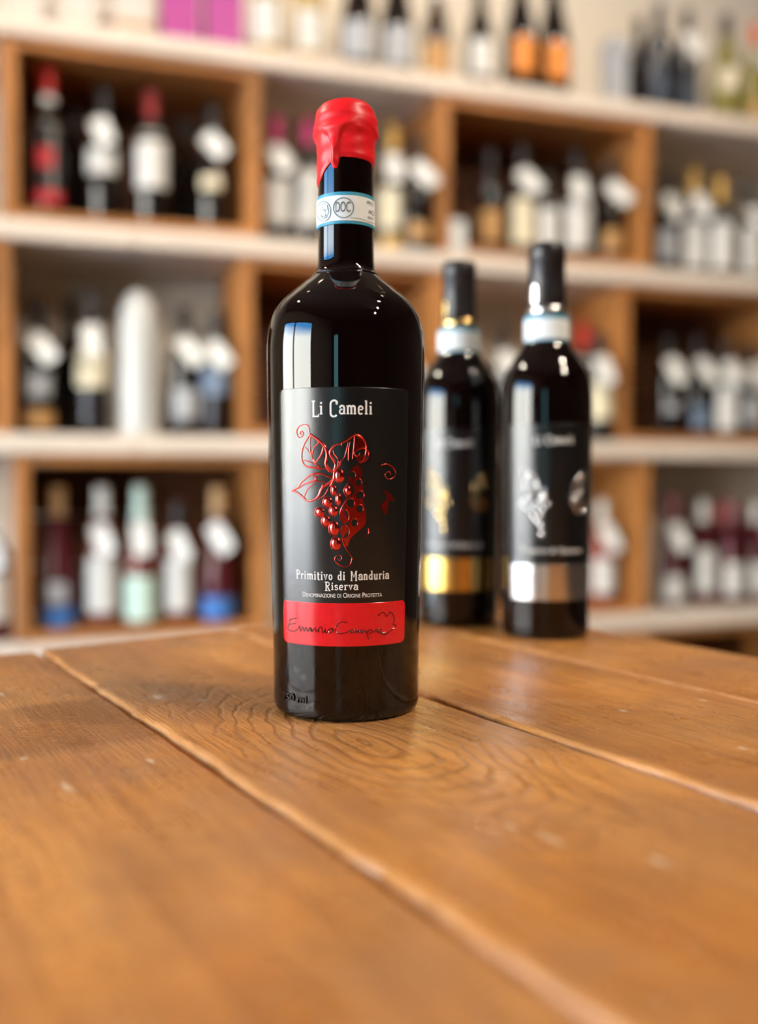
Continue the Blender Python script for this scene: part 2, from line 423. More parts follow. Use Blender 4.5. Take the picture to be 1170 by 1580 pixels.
b = MB(); b.box(-0.22, 0.47, 0.50, 0.58, -0.10, -0.036, .004); b.build('batten', M['crate_wood_long'], table)
b = MB(); b.box(-0.22, 0.47, -0.30, -0.22, -0.10, -0.036, .004); b.build('batten', M['crate_wood_long'], table)
for (x, y) in ((-0.17, 0.54), (0.42, 0.54), (-0.17, -0.26), (0.42, -0.26)):
    b = MB(); b.box(x - .03, x + .03, y - .03, y + .03, -TABLE_Z, -0.10, .004); b.build('leg', M['crate_wood'], table)

# ------------------------------------------------------------------ wrapping flat art round a bottle
class Wrap:
    """Maps photograph pixels / arc coordinates to the skin of an upright bottle."""
    def __init__(self, X, Y, z0, prof, rot=0.0):
        self.X, self.Y, self.z0, self.prof, self.rot = X, Y, z0, prof, rot     # prof: [(z, r)]
    def R(self, z): return interp(self.prof, z)
    def px(self, px, py):
        d = ray(px, py); z = 0.1
        for _ in range(6):
            r = self.R(z); ox, oy = -self.X, -self.Y
            a = d.x * d.x + d.y * d.y; bb = ox * d.x + oy * d.y; cc = ox * ox + oy * oy - r * r
            q = bb * bb - a * cc
            k = (-bb - math.sqrt(q)) / a if q > 0 else -bb / a
            z = CAM_Z + d.z * k - self.z0
        x, y = d.x * k - self.X, d.y * k - self.Y
        return (math.atan2(x, -y) - self.rot, z)
    def pos(self, th, z, off=0.0):
        r = self.R(z) + off; return Vector((r * math.sin(th), -r * math.cos(th), z))
def ribbon(mb, wr, pts, width, off=0.0003, ridge=0.0002, taper=False, closed=False):
    """pts: [(theta, z)] in label space; a raised strip of that width (metres)."""
    P = [(th * wr.R(z), z) for th, z in pts]; Q = []
    for p in P:
        if not Q or math.hypot(p[0] - Q[-1][0], p[1] - Q[-1][1]) > 1e-6: Q.append(p)
    P = Q; n = len(P)
    if n < 2: return
    v, f = [], []
    for i in range(n):
        a = P[i - 1] if (i > 0 or closed) else P[i]; c = P[(i + 1) % n] if (i < n - 1 or closed) else P[i]
        dx, dz = c[0] - a[0], c[1] - a[1]; l = math.hypot(dx, dz) or 1
        nx, nz = -dz / l, dx / l
        wd = width if not callable(width) else width(i / (n - 1))
        if taper: wd *= max(0.15, math.sin(PI * (0.08 + 0.84 * i / (n - 1))))
        for k, hgt in ((-0.5, 0), (-0.25, ridge), (0.25, ridge), (0.5, 0)):
            x, z = P[i][0] + nx * wd * k, P[i][1] + nz * wd * k
            v.append(wr.pos(x / wr.R(z), z, off + hgt))
    m = n if closed else n - 1
    for i in range(m):
        j = (i + 1) % n
        for k in range(3): f.append((i * 4 + k, j * 4 + k, j * 4 + k + 1, i * 4 + k + 1))
    mb.add(v, f)
def fill(mb, wr, poly, off=0.0003, holes=(), step=0.0006):
    """Scan-line fill of a polygon given as [(theta, z)]."""
    def conv(p): return [(th * wr.R(z), z) for th, z in p]
    rings = [conv(poly)] + [conv(h) for h in holes]
    zs = [p[1] for p in rings[0]]; z0, z1 = min(zs), max(zs); n = max(2, int((z1 - z0) / step))
    def cuts(z):
        xs = []
        for rg in rings:
            for (x0, y0), (x1, y1) in zip(rg, rg[1:] + rg[:1]):
                if (y0 <= z) != (y1 <= z): xs.append(x0 + (z - y0) / (y1 - y0) * (x1 - x0))
        return sorted(xs)
    for i in range(n):
        za, zb = z0 + (z1 - z0) * i / n, z0 + (z1 - z0) * (i + 1) / n
        xs = cuts((za + zb) / 2)
        for x0, x1 in zip(xs[::2], xs[1::2]):
            m = max(1, int((x1 - x0) / 0.002)); v, f = [], []
            for k in range(m + 1):
                x = x0 + (x1 - x0) * k / m
                v += [wr.pos(x / wr.R(za), za, off), wr.pos(x / wr.R(zb), zb, off)]
            for k in range(m): f.append((2 * k, 2 * k + 2, 2 * k + 3, 2 * k + 1))
            mb.add(v, f)
def patch(wr, th0, th1, z0, z1, off, rc=0.003, nth=48, nz=None, under=0.0):
    """A paper label hugging the glass, rounded corners, with a real edge."""
    nz = nz or max(6, int((z1 - z0) / 0.004)); v, f = [], []
    zs = sorted(set([z0 + (z1 - z0) * k / nz for k in range(nz + 1)] + [z0 + rc * q for q in (.08, .3, .6)] + [z1 - rc * q for q in (.08, .3, .6)]))
    for z in zs:
        d = min(z - z0, z1 - z); ins = 0.0
        if d < rc: ins = rc - math.sqrt(max(0, rc * rc - (rc - d) ** 2))
        a, c = th0 + ins / wr.R(z), th1 - ins / wr.R(z)
        for i in range(nth + 1): v.append(wr.pos(a + (c - a) * i / nth, z, off))
    K = nth + 1; J = len(zs)
    for j in range(J - 1):
        for i in range(nth): f.append((j * K + i, j * K + i + 1, (j + 1) * K + i + 1, (j + 1) * K + i))
    rim = [i for i in range(K)] + [j * K + nth for j in range(1, J)] + [(J - 1) * K + i for i in range(nth - 1, -1, -1)] + [j * K for j in range(J - 2, 0, -1)]
    base = len(v)
    for r in rim:
        p = Vector(v[r]); h = math.hypot(p.x, p.y); q = (h - off + under) / h; v.append((p.x * q, p.y * q, p.z))
    n = len(rim)
    for i in range(n):
        k = (i + 1) % n; f.append((rim[k], rim[i], base + i, base + k))
    return v, f
# --- condensed slab-serif lettering drawn with strokes; units: x-height 0.62, cap height 1
def arc(cx, cy, rx, ry, a0, a1, n=12):
    return [(cx + rx * math.cos(R_(a0 + (a1 - a0) * k / n)), cy + ry * math.sin(R_(a0 + (a1 - a0) * k / n))) for k in range(n + 1)]
T_, H_ = 0.125, 0.075
def ser(x, y, h=0.10): return ([(x - h, y), (x + h, y)], H_)
GLY = {
 'L': (0.50, [([(0.13, 1.0), (0.13, -0.14)], T_), ser(0.13, 0.97, .13), ([(0.06, -0.15), (0.50, -0.15)], H_ + .02), ([(0.49, -0.18), (0.49, 0.02)], H_)]),
 'i': (0.26, [([(0.13, 0.62), (0.13, 0.0)], T_), ser(0.13, 0.03), ([(0.03, 0.59), (0.13, 0.59)], H_), ([(0.13, 0.76), (0.13, 0.90)], 0.14)]),
 'l': (0.26, [([(0.13, 1.0), (0.13, 0.0)], T_), ser(0.13, 0.03), ([(0.03, 0.97), (0.13, 0.97)], H_)]),
 'C': (0.58, [(arc(0.32, 0.72, 0.24, 0.28, 20, 180) + [(0.08, 0.1)] + arc(0.30, 0.08, 0.22, 0.26, 180, 330), T_), (arc(0.50, 0.78, .05, .06, 0, 360, 8), 0.07)]),
 'a': (0.44, [(arc(0.22, 0.44, 0.15, 0.17, 160, 0) + [(0.37, 0.0)], T_), (arc(0.20, 0.18, 0.14, 0.16, 70, 360, 14), 0.10), ([(0.36, 0.03), (0.46, 0.03)], H_), (arc(0.10, 0.47, .03, .03, 0, 360, 6), 0.06)]),
 'm': (0.72, [([(0.12, 0.62), (0.12, 0.0)], T_), (arc(0.24, 0.44, 0.12, 0.16, 180, 0) + [(0.36, 0.0)], T_), (arc(0.48, 0.44, 0.12, 0.16, 180, 0) + [(0.60, 0.0)], T_), ser(.12, .03, .09), ser(.36, .03, .09), ser(.60, .03, .09), ([(0.02, .59), (.12, .59)], H_)]),
 'n': (0.48, [([(0.12, 0.62), (0.12, 0.0)], T_), (arc(0.24, 0.44, 0.12, 0.16, 180, 0) + [(0.36, 0.0)], T_), ser(.12, .03, .09), ser(.36, .03, .09), ([(0.02, .59), (.12, .59)], H_)]),
 'e': (0.42, [(([(0.08, 0.33), (0.35, 0.33)]), H_), (arc(0.22, 0.38, 0.14, 0.21, 0, 180) + [(0.08, 0.2)] + arc(0.22, 0.18, 0.14, 0.16, 180, 320), T_ * .9)]),
 'P': (0.52, [([(0.15, 1.0), (0.15, 0.0)], T_), ser(.15, .03, .13), ([(0.02, .97), (.28, .97)] + arc(.28, .74, .17, .23, 90, -90) + [(.15, .51)], H_ + .02)]),
 'R': (0.56, [([(0.15, 1.0), (0.15, -0.12)], T_), ser(.15, -.10, .13), ([(0.02, .97), (.28, .97)] + arc(.28, .74, .17, .23, 90, -90) + [(.15, .51)], H_ + .02), ([(.26, .50), (.46, -.12), (.54, -.12)], T_)]),
 'M': (0.74, [([(0.15, 1.0), (0.15, -0.10)], H_ + .03), ([(0.15, 1.0), (0.37, 0.30), (0.59, 1.0)], H_ + .02), ([(0.59, 1.0), (0.59, -0.10)], T_), ser(.15, -.08), ser(.59, -.08), ser(.12, .97, .08), ser(.63, .97, .08)]),
 'r': (0.36, [([(0.12, 0.62), (0.12, 0.0)], T_), (arc(0.24, 0.44, 0.12, 0.15, 180, 40), T_ * .8), (arc(.31, .52, .025, .03, 0, 360, 6), .06), ser(.12, .03, .10), ([(0.02, .59), (.12, .59)], H_)]),
 't': (0.32, [([(0.14, 0.85), (0.14, 0.12)] + arc(.22, .10, .08, .09, 180, 320, 6), T_), ([(0.02, .59), (.30, .59)], H_)]),
 'v': (0.42, [([(0.09, 0.60), (0.21, 0.02), (0.33, 0.60)], 0.10), ser(.08, .59, .08), ser(.34, .59, .08)]),
 'o': (0.44, [(arc(0.22, 0.31, 0.14, 0.27, 90, 450, 18), 0.11)]),
 'd': (0.46, [([(0.34, 1.0), (0.34, 0.0)], T_), (arc(0.21, 0.30, 0.13, 0.26, 60, 320, 14), 0.11), ([(.24, .97), (.34, .97)], H_), ([(.34, .03), (.44, .03)], H_)]),
 'u': (0.48, [([(0.12, 0.60)] + arc(0.24, 0.16, 0.12, 0.14, 180, 360), T_), ([(0.36, 0.62), (0.36, 0.0)], T_), ([(0.02, .59), (.12, .59)], H_), ([(.27, .59), (.36, .59)], H_), ([(.36, .03), (.46, .03)], H_)]),
 's': (0.38, [(arc(0.19, 0.46, 0.12, 0.13, 20, 250, 10) + arc(0.19, 0.17, 0.13, 0.15, 70, -160, 10), 0.10)]),
 ' ': (0.34, []),
}
def stroke_text(mb, wr, text, th0, th1, zbase, hgt, off=0.0004):
    gap = 0.055; total = sum(GLY[c][0] for c in text) + gap * (len(text) - 1)
    r = wr.R(zbase); kx = (th1 - th0) * r / total; x = 0.0
    for c in text:
        adv, strokes = GLY[c]
        for pts, wd in strokes:
            P = [(th0 + (x + px_) * kx / r, zbase + py_ * hgt) for px_, py_ in pts]
            ribbon(mb, wr, P, wd * (hgt + kx) / 2 * 1.05, off, 0.00004)
        x += adv + gap
def font_text(mb, wr, text, th0, th1, zbase, hgt, off=0.0004, small_caps=False, relief=0.0):
    cu = bpy.data.curves.new('tmp_text', 'FONT'); cu.body = text; cu.size = 1.0
    if relief: cu.extrude = 0.02; cu.bevel_depth = 0.03; cu.bevel_resolution = 1; cu.resolution_u = 3
    if small_caps:
        cu.body = text.upper(); cu.small_caps_scale = 0.78
        for i, ch in enumerate(text):
            if ch.islower(): cu.body_format[i].use_small_caps = True
        cu.body = text
        for i, ch in enumerate(text): cu.body_format[i].use_small_caps = ch.islower()
    o = bpy.data.objects.new('tmp_text', cu); C.objects.link(o)
    dg = bpy.context.evaluated_depsgraph_get(); dg.update()
    me = bpy.data.meshes.new_from_object(o.evaluated_get(dg))
    vs = [q.co.copy() for q in me.vertices]; fs = [tuple(p.vertices) for p in me.polygons]
    bpy.data.objects.remove(o); bpy.data.curves.remove(cu); bpy.data.meshes.remove(me)
    x0, x1 = min(q.x for q in vs), max(q.x for q in vs); kz = hgt / 0.70
    mb.add([wr.pos(th0 + (th1 - th0) * (q.x - x0) / (x1 - x0), zbase + q.y * kz, off + (q.z / 0.05 * relief)) for q in vs], fs)

# ------------------------------------------------------------------ the grape vine artwork (traced once, in the front label's pixels)
def V1(x, y): return (410 + x / 4.5, 590 + y / 4.5)
def V2(x, y): return (440 + x / 6.158, 640 + y / 6.158)
vine_lines = [      # (points in crop pixels, width px in photo, taper)
    ([(240, 185), (180, 290), (160, 400), (190, 480), (290, 505), (390, 510)], 3.0, False),
    ([(240, 185), (330, 250), (385, 320), (400, 390), (390, 470), (430, 515), (465, 540)], 4.2, False),
    ([(245, 200), (240, 290), (252, 385), (290, 465), (330, 490)], 2.2, False),
    ([(252, 385), (215, 330), (190, 300)], 1.6, True), ([(258, 400), (275, 320), (320, 265), (300, 240)], 1.8, True),
    ([(290, 465), (350, 370), (365, 300)], 2.6, True), ([(290, 470), (220, 440), (165, 430)], 2.0, True), ([(310, 495), (250, 500), (200, 485)], 1.6, True),
    ([(240, 185), (225, 110), (185, 92), (135, 115), (115, 165), (135, 215), (165, 205), (178, 175), (160, 155), (145, 175), (158, 188)], 1.7, False),
    ([(70, 720), (130, 690), (160, 640), (250, 570), (340, 560), (440, 600)], 3.0, False),
    ([(70, 720), (120, 740), (180, 790), (215, 820), (280, 805), (320, 770), (350, 700), (420, 650), (455, 610)], 3.6, False),
    ([(130, 705), (190, 660), (290, 630), (430, 650)], 2.6, True), ([(185, 790), (215, 710), (280, 650)], 1.8, True), ([(260, 640), (300, 600), (250, 575)], 1.8, True),
    ([(300, 800), (340, 730), (360, 660)], 1.8, True), ([(320, 640), (290, 600), (330, 580)], 2.0, True), ([(320, 805), (380, 760), (415, 690)], 1.6, True),
    ([(465, 540), (470, 600), (430, 680)], 5.0, True), ([(465, 540), (520, 470), (535, 430)], 4.0, True), ([(390, 400), (385, 470), (420, 540), (465, 545)], 2.4, True),
    ([(465, 530), (480, 470), (440, 400), (430, 350), (470, 290), (520, 275)], 3.6, False), ([(500, 490), (505, 430), (470, 380), (460, 340)], 1.8, True),
    ([(520, 275), (590, 240), (665, 190), (740, 230), (775, 300), (760, 400), (710, 455)], 3.4, False),
    ([(600, 260), (570, 390), (535, 440)], 1.8, True), ([(540, 300), (535, 270)], 1.6, True), ([(620, 250), (605, 330), (600, 440)], 1.8, True), ([(660, 200), (655, 290), (640, 420)], 2.0, True),
    ([(710, 455), (770, 430), (795, 360), (760, 320), (700, 325), (660, 360), (670, 390), (700, 385), (710, 365)], 2.0, False),
    ([(520, 935), (545, 870), (590, 795)], 2.2, True),
    ([(540, 1170), (570, 1250), (605, 1310)], 2.6, True),
    ([(605, 1310), (635, 1360), (610, 1430), (550, 1440), (490, 1410), (475, 1360), (510, 1330), (540, 1355), (520, 1385), (500, 1365)], 1.5, False),
    ([(905, 480), (970, 470), (1030, 510), (1045, 570), (1000, 610), (960, 600), (950, 560), (985, 540), (1000, 570)], 1.5, False),
    ([(790, 1080), (790, 1130), (750, 1170)], 1.3, True),
    ([(600, 640), (560, 720), (590, 790)], 1.8, True),
]
vine_grapes = [(520, 580, 45, 62), (468, 720, 26, 50), (512, 805, 26, 55), (410, 830, 42, 50), (335, 925, 40, 45), (465, 915, 38, 48), (393, 1010, 38, 52), (470, 1080, 45, 66), (487, 1225, 45, 60), (600, 720, 30, 45), (510, 590, 30, 45)]
vine_dark = [(640, 570, 36, 36), (700, 640, 34, 36), (715, 760, 40, 42), (625, 835, 40, 44), (710, 890, 36, 38), (565, 965, 48, 70), (660, 1025, 34, 42), (570, 1105, 46, 62)]
vine_mass = [(700, 480), (735, 540), (720, 600), (745, 700), (740, 800), (760, 900), (768, 1000), (745, 1060), (690, 1110), (620, 1180), (600, 1240), (580, 1250), (545, 1180), (560, 1150), (610, 1080), (600, 1000), (560, 900), (590, 800), (640, 760), (660, 700), (610, 640), (600, 580), (640, 500)]
vine_mass2 = [(690, 205), (735, 240), (765, 300), (770, 330), (730, 330), (690, 335), (665, 360), (650, 330), (665, 260)]
vine_mass3 = [(660, 380), (700, 400), (740, 380), (750, 400), (710, 455), (690, 440)]
vine_leaf3 = [(920, 720), (980, 740), (1040, 810), (985, 820), (970, 900), (950, 950), (920, 900), (915, 850), (960, 800), (950, 760)]
def ell(cx, cy, rx, ry, n=20): return [(cx + rx * math.cos(2 * PI * k / n), cy + ry * math.sin(2 * PI * k / n)) for k in range(n)]
def vine(wr, mapping, foil, dark, parent, k=1.0, full=True):
    fl = MB()
    for pts, wd, tp in (vine_lines if full else vine_lines[:20]):
        P = [mapping(*V2(*p)) for p in spline(pts, 7)]
        ribbon(fl, wr, P, wd * 0.000315 * k * 0.9, 0.00035, 0.0003, tp)
    for g in vine_grapes:
        P = [mapping(*V2(*p)) for p in ell(*g)]
        c = mapping(*V2(g[0], g[1])); n = len(P); v = [wr.pos(c[0], c[1], 0.0011)]
        for q in (0.5, 0.8, 1.0): v += [wr.pos(c[0] + (p[0] - c[0]) * q, c[1] + (p[1] - c[1]) * q, 0.0003 + 0.0008 * math.sqrt(1 - q * q)) for p in P]
        f = [(0, 1 + i, 1 + (i + 1) % n) for i in range(n)]
        for r in range(2):
            f += [(1 + r * n + i, 1 + (r + 1) * n + i, 1 + (r + 1) * n + (i + 1) % n, 1 + r * n + (i + 1) % n) for i in range(n)]
        fl.add(v, f)
        ribbon(fl, wr, [mapping(*V2(*p)) for p in arcpx(g, 1.16, 60, 290)], 1.1 * 0.000315 * k, 0.00035, 0.0002, True)
    if full:
        holes = [[mapping(*V2(*p)) for p in ell(*g, n=14)] for g in vine_dark]
        fill(fl, wr, [mapping(*V2(*p)) for p in spline(vine_mass + vine_mass[:1], 5)[:-1]], 0.00035, holes)
        for ms in (vine_mass2, vine_mass3, vine_leaf3):
            fill(fl, wr, [mapping(*V2(*p)) for p in spline(ms + ms[:1], 5)[:-1]], 0.00035)
        for g in vine_dark:
            ribbon(fl, wr, [mapping(*V2(*p)) for p in arcpx(g, 0.9, 200, 420)], 0.9 * 0.000315 * k, 0.00036, 0.0001, True)
    return fl.build('foil_vine', foil, parent, True)
def arcpx(g, s_, a0, a1, n=14):
    return [(g[0] + g[2] * s_ * math.cos(R_(a0 + (a1 - a0) * k / n)), g[1] + g[3] * s_ * math.sin(R_(a0 + (a1 - a0) * k / n))) for k in range(n + 1)]

# ------------------------------------------------------------------ the red-waxed bottle in front
MB_Y = on_table(534.5, 1089).y; MB_X = at(534.3, 900, MB_Y).x
def zy(py, Y, px=534): return at(px, py, Y).z - TABLE_Z
def rp_(half, py, Y): return (at(CX + half, py, Y).x - at(CX, py, Y).x)
tabm = [(1060, 111.3), (1000, 112), (900, 114.3), (800, 117), (700, 119.2), (600, 120.8), (545, 121.3), (520, 120), (507, 118), (492, 113.5), (479, 107), (466, 96.5), (455, 84.5), (446, 74), (438, 64), (432, 56.5), (428.5, 52.5), (426, 51.8), (422, 47.5), (414, 44.6), (395, 43.2), (340, 42.8), (280, 42.3), (215, 42.3), (175, 42.2)]
main_prof = [(zy(y, MB_Y), rp_(h, y, MB_Y)) for y, h in tabm]
rb = main_prof[0][1]
foot = [(0.0, rb - 0.0042), (0.0008, rb - 0.0018), (0.0022, rb - 0.0006), (0.0045, rb)]
main_prof = [(z, r) for z, r in foot] + main_prof
pp = spline([(r, z) for z, r in main_prof], 4)
main = thing('wine_bottle', 'tall black wine bottle in front, red wax top and red-banded black label', 'wine bottle', (MB_X, MB_Y, TABLE_Z), 0)
v, f = lathe_data([(0.004, 0.006), (rb - 0.012, 0.003), (rb - 0.006, 0.0)] + pp, 128)
link('bottle_glass', v, f, M['wine_glass_dark'], main)
wm = Wrap(MB_X, MB_Y, TABLE_Z, main_prof)
# wax seal: thin coat, thick cap running down in one drip
zt = zy(163, MB_Y); pxw = lambda x, y: wm.px(x, y)
RN = rp_(42.3, 230, MB_Y)
def wax_bottom(th):
    d = math.degrees(th)
    y = interp([(-180, 268), (-130, 285), (-90, 290), (-60, 284), (-44, 272), (-31, 264), (-25, 258), (0, 256), (60, 257), (100, 262), (180, 268)], d)
    y = max(y, 272.5 - 0.0) if abs(d + 19.5) < 5 else y + (272.5 - y) * max(0, 1 - ((abs(d + 19.5) - 5) / 4.0)) if 5 <= abs(d + 19.5) < 9 else y
    return zy(y, MB_Y)
def wax_thick(th):
    d = math.degrees(th)
    y = interp([(-180, 216), (-110, 222), (-70, 212), (-45, 214), (-32, 222), (-26, 240), (-20, 268), (-14, 240), (-8, 222), (4, 209), (25, 203), (50, 205), (80, 213), (120, 218), (180, 216)], d)
    return zy(y, MB_Y)
nW, nH = 160, 70; v, f = [], []
for i in range(nW):
    th = -PI + 2 * PI * i / nW; zb, ztk = wax_bottom(th), wax_thick(th)
    for j in range(nH + 1):
        fr = j / nH; z = zb + (zt - 0.004 - zb) * fr
        r = RN + 0.0002 + 0.0006 * min(1, fr * 12)
        px_h = (zt - z)
        r += 0.0012 * sstep(ztk - 0.0018, ztk + 0.0024, z)
        r += 0.0011 * math.exp(-((z - zy(210, MB_Y)) / 0.0030) ** 2) * (1.0 + 0.25 * math.sin(th * 2 + 1))
        r += 0.00035 * math.exp(-((z - zy(186 + 4 * math.sin(th + .6), MB_Y)) / 0.002) ** 2)
        r -= 0.0014 * sstep(zy(196, MB_Y), zt - 0.002, z)
        r += 0.0002 * math.sin(5 * th + 40 * z) + 0.00016 * math.sin(3 * th - 700 * z)
        if abs(math.degrees(th) + 19.5) < 9: r += 0.0009 * math.cos((math.degrees(th) + 19.5) / 9 * PI / 2) * sstep(zt - 0.018, zt - 0.024, z) * min(1, fr * 8)
        v.append((r * math.sin(th), -r * math.cos(th), z))
K = nH + 1
for i in range(nW):
    k = (i + 1) % nW
    for j in range(nH): f.append((i * K + j, k * K + j, k * K + j + 1, i * K + j + 1))
prev = [i * K + nH for i in range(nW)]
rt = RN - 0.0001
for q, dz in ((0.965, 0.0018), (0.90, 0.0030), (0.80, 0.0037), (0.6, 0.0041), (0.3, 0.0040)):
    cur = []
    for i in range(nW):
        th = -PI + 2 * PI * i / nW; cur.append(len(v)); v.append((rt * q * math.sin(th), -rt * q * math.cos(th), zt - 0.004 + dz + 0.0002 * math.sin(2 * th)))
    for i in range(nW):
        k = (i + 1) % nW; f.append((prev[i], prev[k], cur[k], cur[i]))
    prev = cur
f.append(tuple(prev))
base0 = len(v)
for i in range(nW):
    p = Vector(v[i * K]); h = math.hypot(p.x, p.y); q = (RN - 0.0008) / h; v.append((p.x * q, p.y * q, p.z + 0.0002))
for i in range(nW):
    k = (i + 1) % nW; f.append((i * K, base0 + i, base0 + k, k * K))
o = link('wax_seal', v, f, M['wax_red'], main); o['label'] = 'glossy red dipped wax with one drip'
# collar strip
def collar(wr, parent, z0, z1, zi0, zi1, off=0.0005):
    v, f = patch(wr, -2.9, 2.9, z0, z1, off, 0.0008, 72, 8)
    o = link('collar_strip', v, f, M['strip_blue'], parent)
    v, f = patch(wr, -2.88, 2.88, zi0, zi1, off + 0.0002, 0.0003, 72, 6)
    link('white_field', v, f, M['strip_white'], o); return o
zc1, zc0 = wm.px(533, 296)[1], wm.px(533, 345)[1]
zi1, zi0 = wm.px(533, 301.5)[1], wm.px(533, 340.5)[1]
col = collar(wm, main, zc0, zc1, zi0, zi1)
def V7(x, y): return (400 + x / 4.18, 140 + y / 4.18)
em = MB(); OFFC = 0.0009
for cx, cy, rx, ry in ((545, 757, 62, 64), (425, 780, 42, 64)):
    ribbon(em, wm, [wm.px(*V7(*p)) for p in ell(cx, cy, rx, ry, 30)], 0.00042, OFFC, 0.00002, closed=True)
for pts in ([(405, 745), (430, 730), (450, 750), (440, 775), (415, 770), (405, 790), (420, 815), (445, 800)], [(400, 770), (420, 755), (435, 790), (430, 825)], [(445, 745), (455, 780), (440, 820)], [(408, 810), (425, 830), (448, 815)]):
    ribbon(em, wm, [wm.px(*V7(*p)) for p in spline(pts, 5)], 0.0003, OFFC, 0.00002)
em.build('emblem', M['print_grey'], col)
tx = MB()
font_text(tx, wm, 'DOC', wm.px(*V7(497, 780))[0], wm.px(*V7(588, 780))[0], wm.px(*V7(545, 783))[1], 0.0051, OFFC)
tx.build('seal_text', M['print_dark'], col)
tx = MB()
for s_, x0, x1, y, h in (('PRCT', 690, 728, 738, 22), ('AC1', 696, 730, 800, 30), ('001T', 694, 728, 832, 18)):
    font_text(tx, wm, s_, wm.px(*V7(x0, y))[0], wm.px(*V7(x1, y))[0], wm.px(*V7((x0 + x1) / 2, y))[1], h / 4.18 * 0.00031, OFFC)
ribbon(tx, wm, [wm.px(*V7(*p)) for p in spline([(585, 822), (640, 826), (700, 846), (730, 858)], 6)], 0.0002, OFFC, 0.00002)
tx.build('serial_text', M['print_dark'], col)
# front label
tl, tr = wm.px(434.3, 760)[0], wm.px(627.5, 760)[0]
lz1, lz0 = wm.px(531, 597)[1], wm.px(531, 997.5)[1]; lzr = wm.px(531, 931)[1]
v, f = patch(wm, tl, tr, lz0, lz1, 0.00025, 0.0028, 56)
lab = link('front_label', v, f, M['label_black'], main); lab['label'] = 'black matte paper label with red foil vine'
v, f = patch(wm, tl, tr, lz0, lzr, 0.00035, 0.0028, 56, under=0.0001)
# square upper corners: only the lower ones are round on the paper, so start the band a hair above
link('red_band', v, f, M['label_red'], lab)
tx = MB()
stroke_text(tx, wm, 'Li Cameli', wm.px(481.8, 639)[0], wm.px(574.5, 639)[0], wm.px(530, 639)[1], 0.0065)
tx.build('title_text', M['print_white'], lab)
tx = MB()
stroke_text(tx, wm, 'Primitivo di Manduria', wm.px(458, 894)[0], wm.px(599.5, 894)[0], wm.px(530, 895)[1], 0.0043)
stroke_text(tx, wm, 'Riserva', wm.px(501.5, 909)[0], wm.px(552.5, 909)[0], wm.px(530, 910.2)[1], 0.0038)
font_text(tx, wm, 'Denominazione di Origine Protetta', wm.px(468, 921)[0], wm.px(589, 921)[0], wm.px(530, 922.0)[1], 0.0023, small_caps=True)
tx.build('wine_text', M['print_white'], lab)
vine(wm, wm.px, M['foil_red'], M['label_black'], lab)
def V4(x, y): return (410 + x / 4.5, 860 + y / 4.5)
sg = MB()
for pts in ([(222, 418), (172, 432)], [(215, 458), (168, 466), (162, 500), (205, 512), (235, 490)], [(175, 425), (163, 470)],
            [(235, 490), (240, 475), (248, 512), (262, 482), (272, 512), (284, 484), (296, 514), (310, 486), (318, 514)], [(322, 486), (326, 514), (345, 488), (354, 514), (370, 500)],
            [(370, 520), (372, 490), (390, 484), (398, 522), (416, 500)], [(416, 490), (418, 522), (435, 512)], [(414, 466), (418, 470)], [(450, 492), (434, 508), (450, 524), (470, 508), (452, 490), (475, 500)],
            [(565, 452), (525, 448), (490, 478), (486, 510), (510, 528), (550, 524), (590, 508)], [(612, 500), (590, 506), (596, 524), (618, 512), (622, 496), (626, 524), (640, 506)],
            [(640, 500), (648, 522), (660, 502), (668, 524), (682, 504), (694, 526)], [(700, 505), (712, 570), (706, 520), (728, 500), (738, 518), (716, 528)], [(745, 520), (760, 505), (780, 494), (800, 496), (790, 512), (765, 512), (800, 524), (830, 520)],
            [(800, 524), (824, 536), (850, 520), (870, 500), (895, 488), (900, 470), (880, 462), (890, 440), (884, 400), (862, 378), (848, 396), (836, 408), (820, 384), (800, 382), (784, 404), (778, 396)]):
    ribbon(sg, wm, [wm.px(*V4(*p)) for p in spline(pts, 6)], 0.00042, 0.0005, 0.0001)
sg.build('signature', M['print_black'], lab)
eb = MB()
font_text(eb, wm, '750 ml', wm.px(438, 1076)[0], wm.px(474, 1080)[0], wm.px(457, 1082.5)[1], 0.0036, 0.0002, relief=0.0006)
eb.build('embossed_text', M['embossed_glass'], main)

